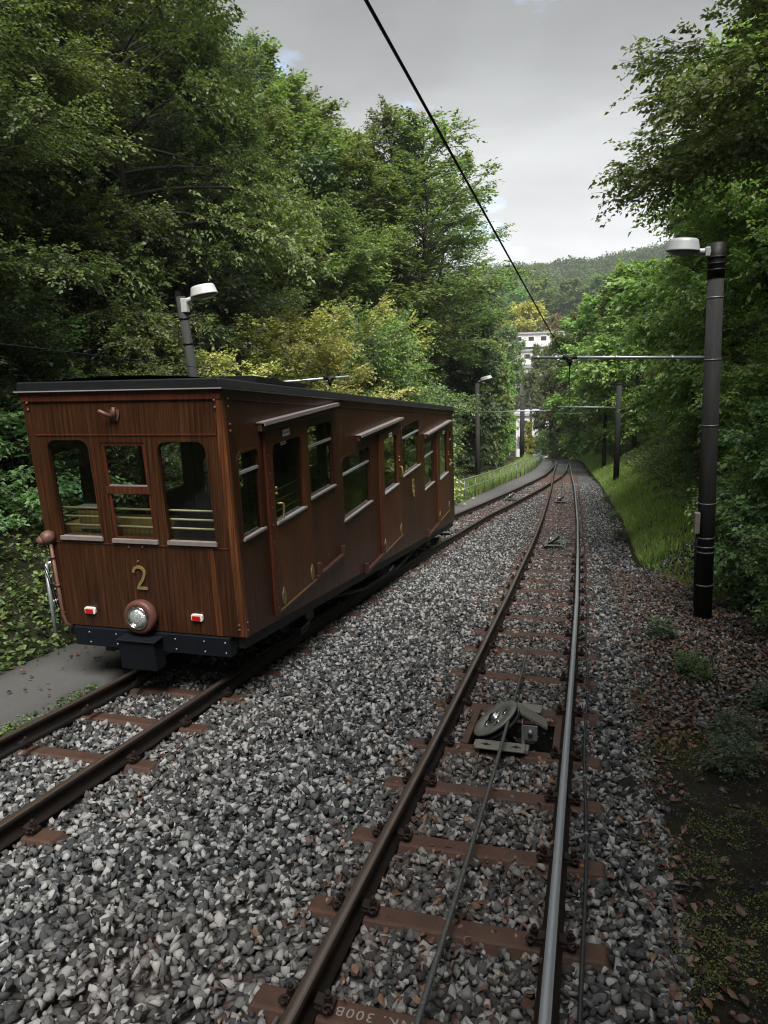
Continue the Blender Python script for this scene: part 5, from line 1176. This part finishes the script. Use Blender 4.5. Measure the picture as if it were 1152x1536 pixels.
# distant posts
def post(x, y, top_, r, mat, label, arm=None, lamp=None, name='pole'):
    z = g1(x, y) - .3; T = thing('catenary_pole', (x, y, z), label, 'pole', 'poles along the track')
    b = MB(); tapered(b, (x, y, z), (x, y, top_), r, r * .85, 14); b.build('post', MT[mat], T)
    b = MB(); b.tube([(x, y, top_ - .02), (x, y, top_ + .02)], r * .95, 14); b.build('cap', MT['black'], T)
    b = MB(); b.tube([(x, y, top_ - 1.2), (x, y, top_ - 1.16)], r * 1.05, 14); b.build('strap', MT['black'], T)
    if arm: b = MB(); b.tube([(x, y, arm[1]), (arm[0], y, arm[1] + .05)], .024, 8); b.build('cross_arm', MT['galv'], T); insulator(T, (arm[2], y, arm[1] - .02), None)
    if lamp:
        b = MB(); b.tube([(x, y, top_ - .05), (x + .12, y, top_ + .05), (x + .3, y - .02, top_ + .12)], .03, 8); b.build('lamp_bracket', MT['lampwhite'], T); lamp_head(T, Vector((x + .46, y - .03, top_ + .2)), (1, 0, 0), 'lampwhite', .62, -.22)
    return T
post(1.22, 35.4, -2.15, .14, 'pole', 'nearer of the two dark posts on the grass slope', (-1.5, -3.2, -.95))
post(.86, 46.8, -3.3, .13, 'pole', 'further of the two dark posts on the grass slope, thinner than its neighbour', (-2.0, -4.6, -1.5))
post(-5.58, 37.5, -2.05, .13, 'pole_wood', 'grey post with a white lamp head beside the path railing', (-1.9, -3.55, -2.6), True)
post(-5.52, 62.5, -4.6, .21, 'pole', 'thick dark pole at the far end of the path railing')
post(-5.34, 69.5, -5.7, .13, 'pole_wood', 'thin wooden pole right of the thick dark one', (-2.4, -6.3, -3))
# wires
def wire(pts, r, label, sag=0, name='overhead_wire'):
    P = []
    for a, c in zip(pts[:-1], pts[1:]):
        for k in range(10): t = k / 10; p = Vector(a).lerp(Vector(c), t); p.z -= sag * 4 * t * (1 - t); P.append(p)
    P.append(Vector(pts[-1])); b = MB(); b.tube(P, r, 8); return tag(b.build(name, MT['wire']), label, 'wire')
wire([(-.78, -1.5, 1.50), (-.65, 2.27, .96), (-.31, 10.95, -.40)], .0058, 'thick dark overhead wire slanting across the sky to the right cross arm')
wire([(-.31, 10.95, -.41), (-.95, 35.4, -3.3), (-1.5, 46.8, -4.7)], .007, 'overhead wire running on down the right hand track beyond the cross arm')
wire([(-4.6, 0, .9), (-4.28, 4.5, .12), (CL.x, CL.y, CL.z - .08)], .004, 'thin wire left of the left lamp post, above the wooden car')
wire([(CL.x, CL.y, CL.z - .08), (-2.6, 37.5, -3.65)], .004, 'thin wire running over the car roof toward the far lamp post')
wire([(-5.4, 37.5, -2.2), (-5.4, 69.5, -5.6)], .014, 'slanting cable from the far lamp head to the thin wooden pole', .15)
wire([(-5.35, 37.5, -2.6), (-1.5, 46.8, -4.55)], .012, 'cable crossing from the far lamp post to the further dark post', .1)
wire([(-5.34, 69.5, -5.7), (.86, 46.8, -4.4)], .014, 'cable crossing the track in front of the valley', .15)
# path railing
RL_ = thing('railing', (float(EL(37)), 37, float(zt(37))), 'galvanised pipe railing along the far side of the path, starting behind the car', 'railing')
def rz_(Y): return 1.0 - .22 * float(sstep(14, 26, Y))
yy = np.concatenate([np.arange(7.0, 64.5, 1.0), np.arange(64.5, 68, .7)])
for nm, fr in (('top_rail', 1.0), ('middle_rail', .52)):
    b = MB(); pts = [(float(EL(Y)) + .02 - (.12 if Y < 9 else 0), Y, float(zt(Y)) + rz_(Y) * fr) for Y in yy]
    b.tube(pts, .024, 8); b.build(nm, MT['galv'], RL_)
for Y in [6.98] + list(np.arange(9.0, 68, 1.9)):
    b = MB(); x = float(EL(Y)) + .02 - (.12 if Y < 9 else 0); z = float(zt(Y)); b.tube([(x, Y, z - .15), (x, Y, z + rz_(Y))], .022, 8); b.build('post', MT['galv_dark'] if Y > 8 else MT['galv'], RL_)
# ------------------------------------------------------------------ buildings in the valley
def block(T, x0, x1, y0, y1, z0, z1, floors, mat='render', win=True):
    b = MB(); b.box(((x0 + x1) / 2, (y0 + y1) / 2, (z0 + z1) / 2), (x1 - x0, y1 - y0, z1 - z0)); b.build('wall', MT[mat], T)
    b = MB(); b.box(((x0 + x1) / 2, (y0 + y1) / 2, z1 + .15), (x1 - x0 + .5, y1 - y0 + .5, .3)); b.build('roof', MT['greymetal'], T)
    fh = (z1 - z0) / floors
    for f in range(floors):
        zc = z0 + fh * f + fh * .55; n = max(2, int((x1 - x0) / 2.2))
        for k in range(n):
            xc = x0 + (k + .5) * (x1 - x0) / n; b = MB(); b.box((xc, y0 - .03, zc), (1.15, .10, 1.35)); W = b.build('window', MT['white'], T)
            b = MB(); b.box((xc, y0 - .06, zc), (.98, .09, 1.18)); sub(b, 'pane', 'bluewin', W)
        b = MB(); b.box(((x0 + x1) / 2, y0 - .75, zc - 1.15), (x1 - x0 - .6, 1.4, .16)); b.box(((x0 + x1) / 2, y0 - 1.42, zc - .65), (x1 - x0 - .6, .07, .95)); b.build('balcony', MT['render'], T)
FL = thing('apartment_house', (-11, 146, g1(-11, 146)), 'white terraced block of flats with balconies below the golden tree', 'apartment house')
block(FL, -14.4, -7.6, 142, 152, -9, .9, 4); block(FL, -12.6, -5.4, 138, 142, -12, -2.2, 4); block(FL, -11.6, -4.6, 134.5, 138, -14, -5.0, 3)
F2 = thing('apartment_house', (-3, 150, g1(-3, 150)), 'second white block half hidden behind the hanging wire and trees', 'apartment house')
block(F2, -6.6, 1.5, 150, 160, -12, 1.0, 5)
LH = thing('low_building', (-7.3, 92, g1(-7.3, 92)), 'low white building seen between the two far poles', 'building')
block(LH, -8.9, -5.2, 92, 97, -17, -9.2, 3)
HO = thing('house', (-19, 160, g1(-19, 160)), 'small white house with a red tiled roof among the left valley trees', 'house')
b = MB(); b.box((-18.6, 160, -3), (4.6, 6, 10)); b.build('wall', MT['render'], HO)
b = MB(); b.add([(-21.3, 156.6, 1.9), (-15.9, 156.6, 1.9), (-15.9, 163.4, 1.9), (-21.3, 163.4, 1.9), (-21.3, 160, 3.3), (-15.9, 160, 3.3)], [(0, 1, 5, 4), (2, 3, 4, 5), (1, 2, 5), (3, 0, 4), (3, 2, 1, 0)]); b.build('roof', MT['tile'], HO)
for k in (-1, 1):
    b = MB(); b.box((-18.6 + k * 1.1, 156.96, .5), (1.1, .12, 1.4)); W = b.build('window', MT['white'], HO); b = MB(); b.box((-18.6 + k * 1.1, 156.93, .5), (.9, .12, 1.2)); sub(b, 'pane', 'bluewin', W)
# ------------------------------------------------------------------ wooded hills far off: one mass of crowns
def forest(name, pts, size, leaf, per, mat, seedv):
    g = np.random.default_rng(seedv); n = len(pts)
    d = norm(g.normal(0, 1, (n, per, 3))); d[:, :, 2] = np.abs(d[:, :, 2]) * 1.15 - .28
    s = size * (.7 + .6 * g.random(n)); r = (.72 + .36 * g.random((n, per)))[..., None]
    P = pts[:, None, :] + d * r * s[:, None, None] * [1, 1, 1.25]
    A = norm(g.normal(0, 1, (n, per, 3))); U = d + g.normal(0, .35, (n, per, 3))
    V, T = leaf_geo(P.reshape(-1, 3), A.reshape(-1, 3), U.reshape(-1, 3), leaf * (.6 + .8 * g.random(n * per)), .8)
    t = np.repeat(np.clip(np.repeat(g.random(n), per) * .75 + g.random(n * per) * .25, 0, 1), 4)
    return tag(link(name, np_mesh(name, V, tris=T, attr=t), MT[mat]), kind='stuff')
g = np.random.default_rng(31); n = 1300; X = -120 + g.random(n) * 190; Y = 265 + g.random(n) * 230
forest('hill_forest', np.stack([X, Y, ground(X, Y) - 3.0 + 3.5 * g.random(n) + .03 * np.clip(X + 20, -80, 30)], -1), 5.4, 1.15, 210, 'far_leaf', 32)
# ------------------------------------------------------------------ camera, light, sky
pitch, roll, yaw, f = .225, -.0361, .2785, 1100.
cy, sy, cp, sp, cr, sr = math.cos(yaw), math.sin(yaw), math.cos(pitch), math.sin(pitch), math.cos(roll), math.sin(roll)
fw = Vector((-sy, cy, 0)); rt = Vector((cy, sy, 0)); up = Vector((0, 0, 1))
Fv = fw * cp - up * sp; Uv = up * cp + fw * sp
Rv = rt * cr + Uv * sr; U2 = Uv * cr - rt * sr
cd = bpy.data.cameras.new('camera'); cam = bpy.data.objects.new('camera', cd); COL.objects.link(cam)
cam.matrix_world = Matrix(((Rv.x, U2.x, -Fv.x, 0), (Rv.y, U2.y, -Fv.y, 0), (Rv.z, U2.z, -Fv.z, 0), (0, 0, 0, 1)))
cd.sensor_fit = 'VERTICAL'; cd.sensor_height = 36; cd.sensor_width = 27; cd.lens = 36 * f / 1536; cd.clip_start = .05; cd.clip_end = 4000
SC.camera = cam
SUN_EL, SUN_AZ = R(60), R(153)     # azimuth clockwise from +Y
sd = bpy.data.lights.new('sun', 'SUN'); sd.energy = 1.5; sd.angle = R(32); sd.color = (1, .965, .91)
so = bpy.data.objects.new('sun', sd); COL.objects.link(so)
dv = Vector((math.sin(SUN_AZ) * math.cos(SUN_EL), math.cos(SUN_AZ) * math.cos(SUN_EL), math.sin(SUN_EL))); so.rotation_euler = dv.to_track_quat('Z', 'Y').to_euler(); so.location = (20, 10, 40)
w = bpy.data.worlds.new('World'); SC.world = w; w.use_nodes = True; nt = w.node_tree; nt.nodes.clear()
wo = nt.nodes.new('ShaderNodeOutputWorld'); bg = nt.nodes.new('ShaderNodeBackground'); bg.inputs[1].default_value = .09
sky = nt.nodes.new('ShaderNodeTexSky'); sky.sky_type = 'NISHITA'; sky.sun_disc = False; sky.sun_elevation = SUN_EL; sky.sun_rotation = SUN_AZ
tc = nt.nodes.new('ShaderNodeTexCoord'); sx_ = nt.nodes.new('ShaderNodeSeparateXYZ'); nt.links.new(tc.outputs['Generated'], sx_.inputs[0])
mp = nt.nodes.new('ShaderNodeMapping'); mp.inputs['Scale'].default_value = (1, 1, 3.2); nt.links.new(tc.outputs['Generated'], mp.inputs[0])
c1 = noise(nt, mp.outputs[0], 2.2, 6, .55, .3); c2 = noise(nt, mp.outputs[0], 5.5, 4, .6, .2)
# the cloud deck: pale toward the horizon, thick and grey overhead
el = ramp(nt, [(.0, (2.7, 2.74, 2.76)), (.10, (2.45, 2.48, 2.5)), (.17, (1.85, 1.88, 1.89)), (.30, (1.02, 1.05, 1.06)), (.44, (.58, .60, .605)), (.7, (1.6, 1.6, 1.65)), (1, (2.4, 2.4, 2.5))], sx_.outputs[2]).outputs[0]
cl = mixc(nt, 1.0, el, ramp(nt, [(.3, .70), (.5, .95), (.7, 1.2)], c1).outputs[0], 'MULTIPLY')
hole = math_(nt, 'MULTIPLY', ramp(nt, [(.60, 0.0), (.74, 1.0)], c2).outputs[0], .55)
nt.links.new(mixc(nt, hole, cl, sky.outputs[0]), bg.inputs[0]); nt.links.new(bg.outputs[0], wo.inputs[0])
vs = SC.view_settings; vs.view_transform = 'Standard'; vs.look = 'None'; vs.exposure = 2.4; vs.gamma = 1; vs.use_curve_mapping = False
cy_ = SC.cycles; cy_.max_bounces = 5; cy_.diffuse_bounces = 4; cy_.glossy_bounces = 3; cy_.transmission_bounces = 3; cy_.transparent_max_bounces = 8
cy_.sample_clamp_indirect = 4; cy_.pixel_filter_type = 'BLACKMAN_HARRIS'; cy_.filter_width = 1.1; cy_.caustics_reflective = False; cy_.caustics_refractive = False
try: cy_.use_denoising = True; cy_.denoiser = 'OPENIMAGEDENOISE'
except Exception: pass
# ------------------------------------------------------------------ thin damp air over the valley
HAZE = .00045
if HAZE:
    m, nt_, out = nodes('haze_air'); pv = nt_.nodes.new('ShaderNodeVolumePrincipled'); pv.inputs['Density'].default_value = HAZE; pv.inputs['Color'].default_value = (.86, .90, .95, 1); pv.inputs['Anisotropy'].default_value = .2
    nt_.links.new(pv.outputs[0], out.inputs['Volume'])
    b = MB(); b.box((0, 400, 15), (1900, 1100, 190)); o = b.build('haze', m); tag(o, kind='stuff')
    SC.cycles.volume_bounces = 0
# unseen wood added behind the photographer: darkens the glass reflections and shades the foreground
g = np.random.default_rng(77); n = 260; X = -30 + g.random(n) * 56; Y = -7 - g.random(n) * 26; k = (np.abs(X + 2.4) > 6.5) | (Y < -22); X, Y = X[k], Y[k]
P_ = np.stack([X, Y, ground(X, Y) + 1 + g.random(len(X)) * 9], -1)
Q_ = np.array([(cx + g.normal(0, 1.3), cy_0 + g.normal(0, 1.2), g1(cx, cy_0) + 3 + g.random() * 8) for cx, cy_0 in ((4.6, 3.2), (4.9, -.5), (4.2, -4), (-10.3, 2.6), (-10, -2), (-8.8, -5)) for _ in range(11)])  # crown clumps added out of view on both banks to shade the foreground
forest('unseen_shade_wood', np.concatenate([P_, Q_]), 2.3, .42, 480, 'leaf_dark', 78)
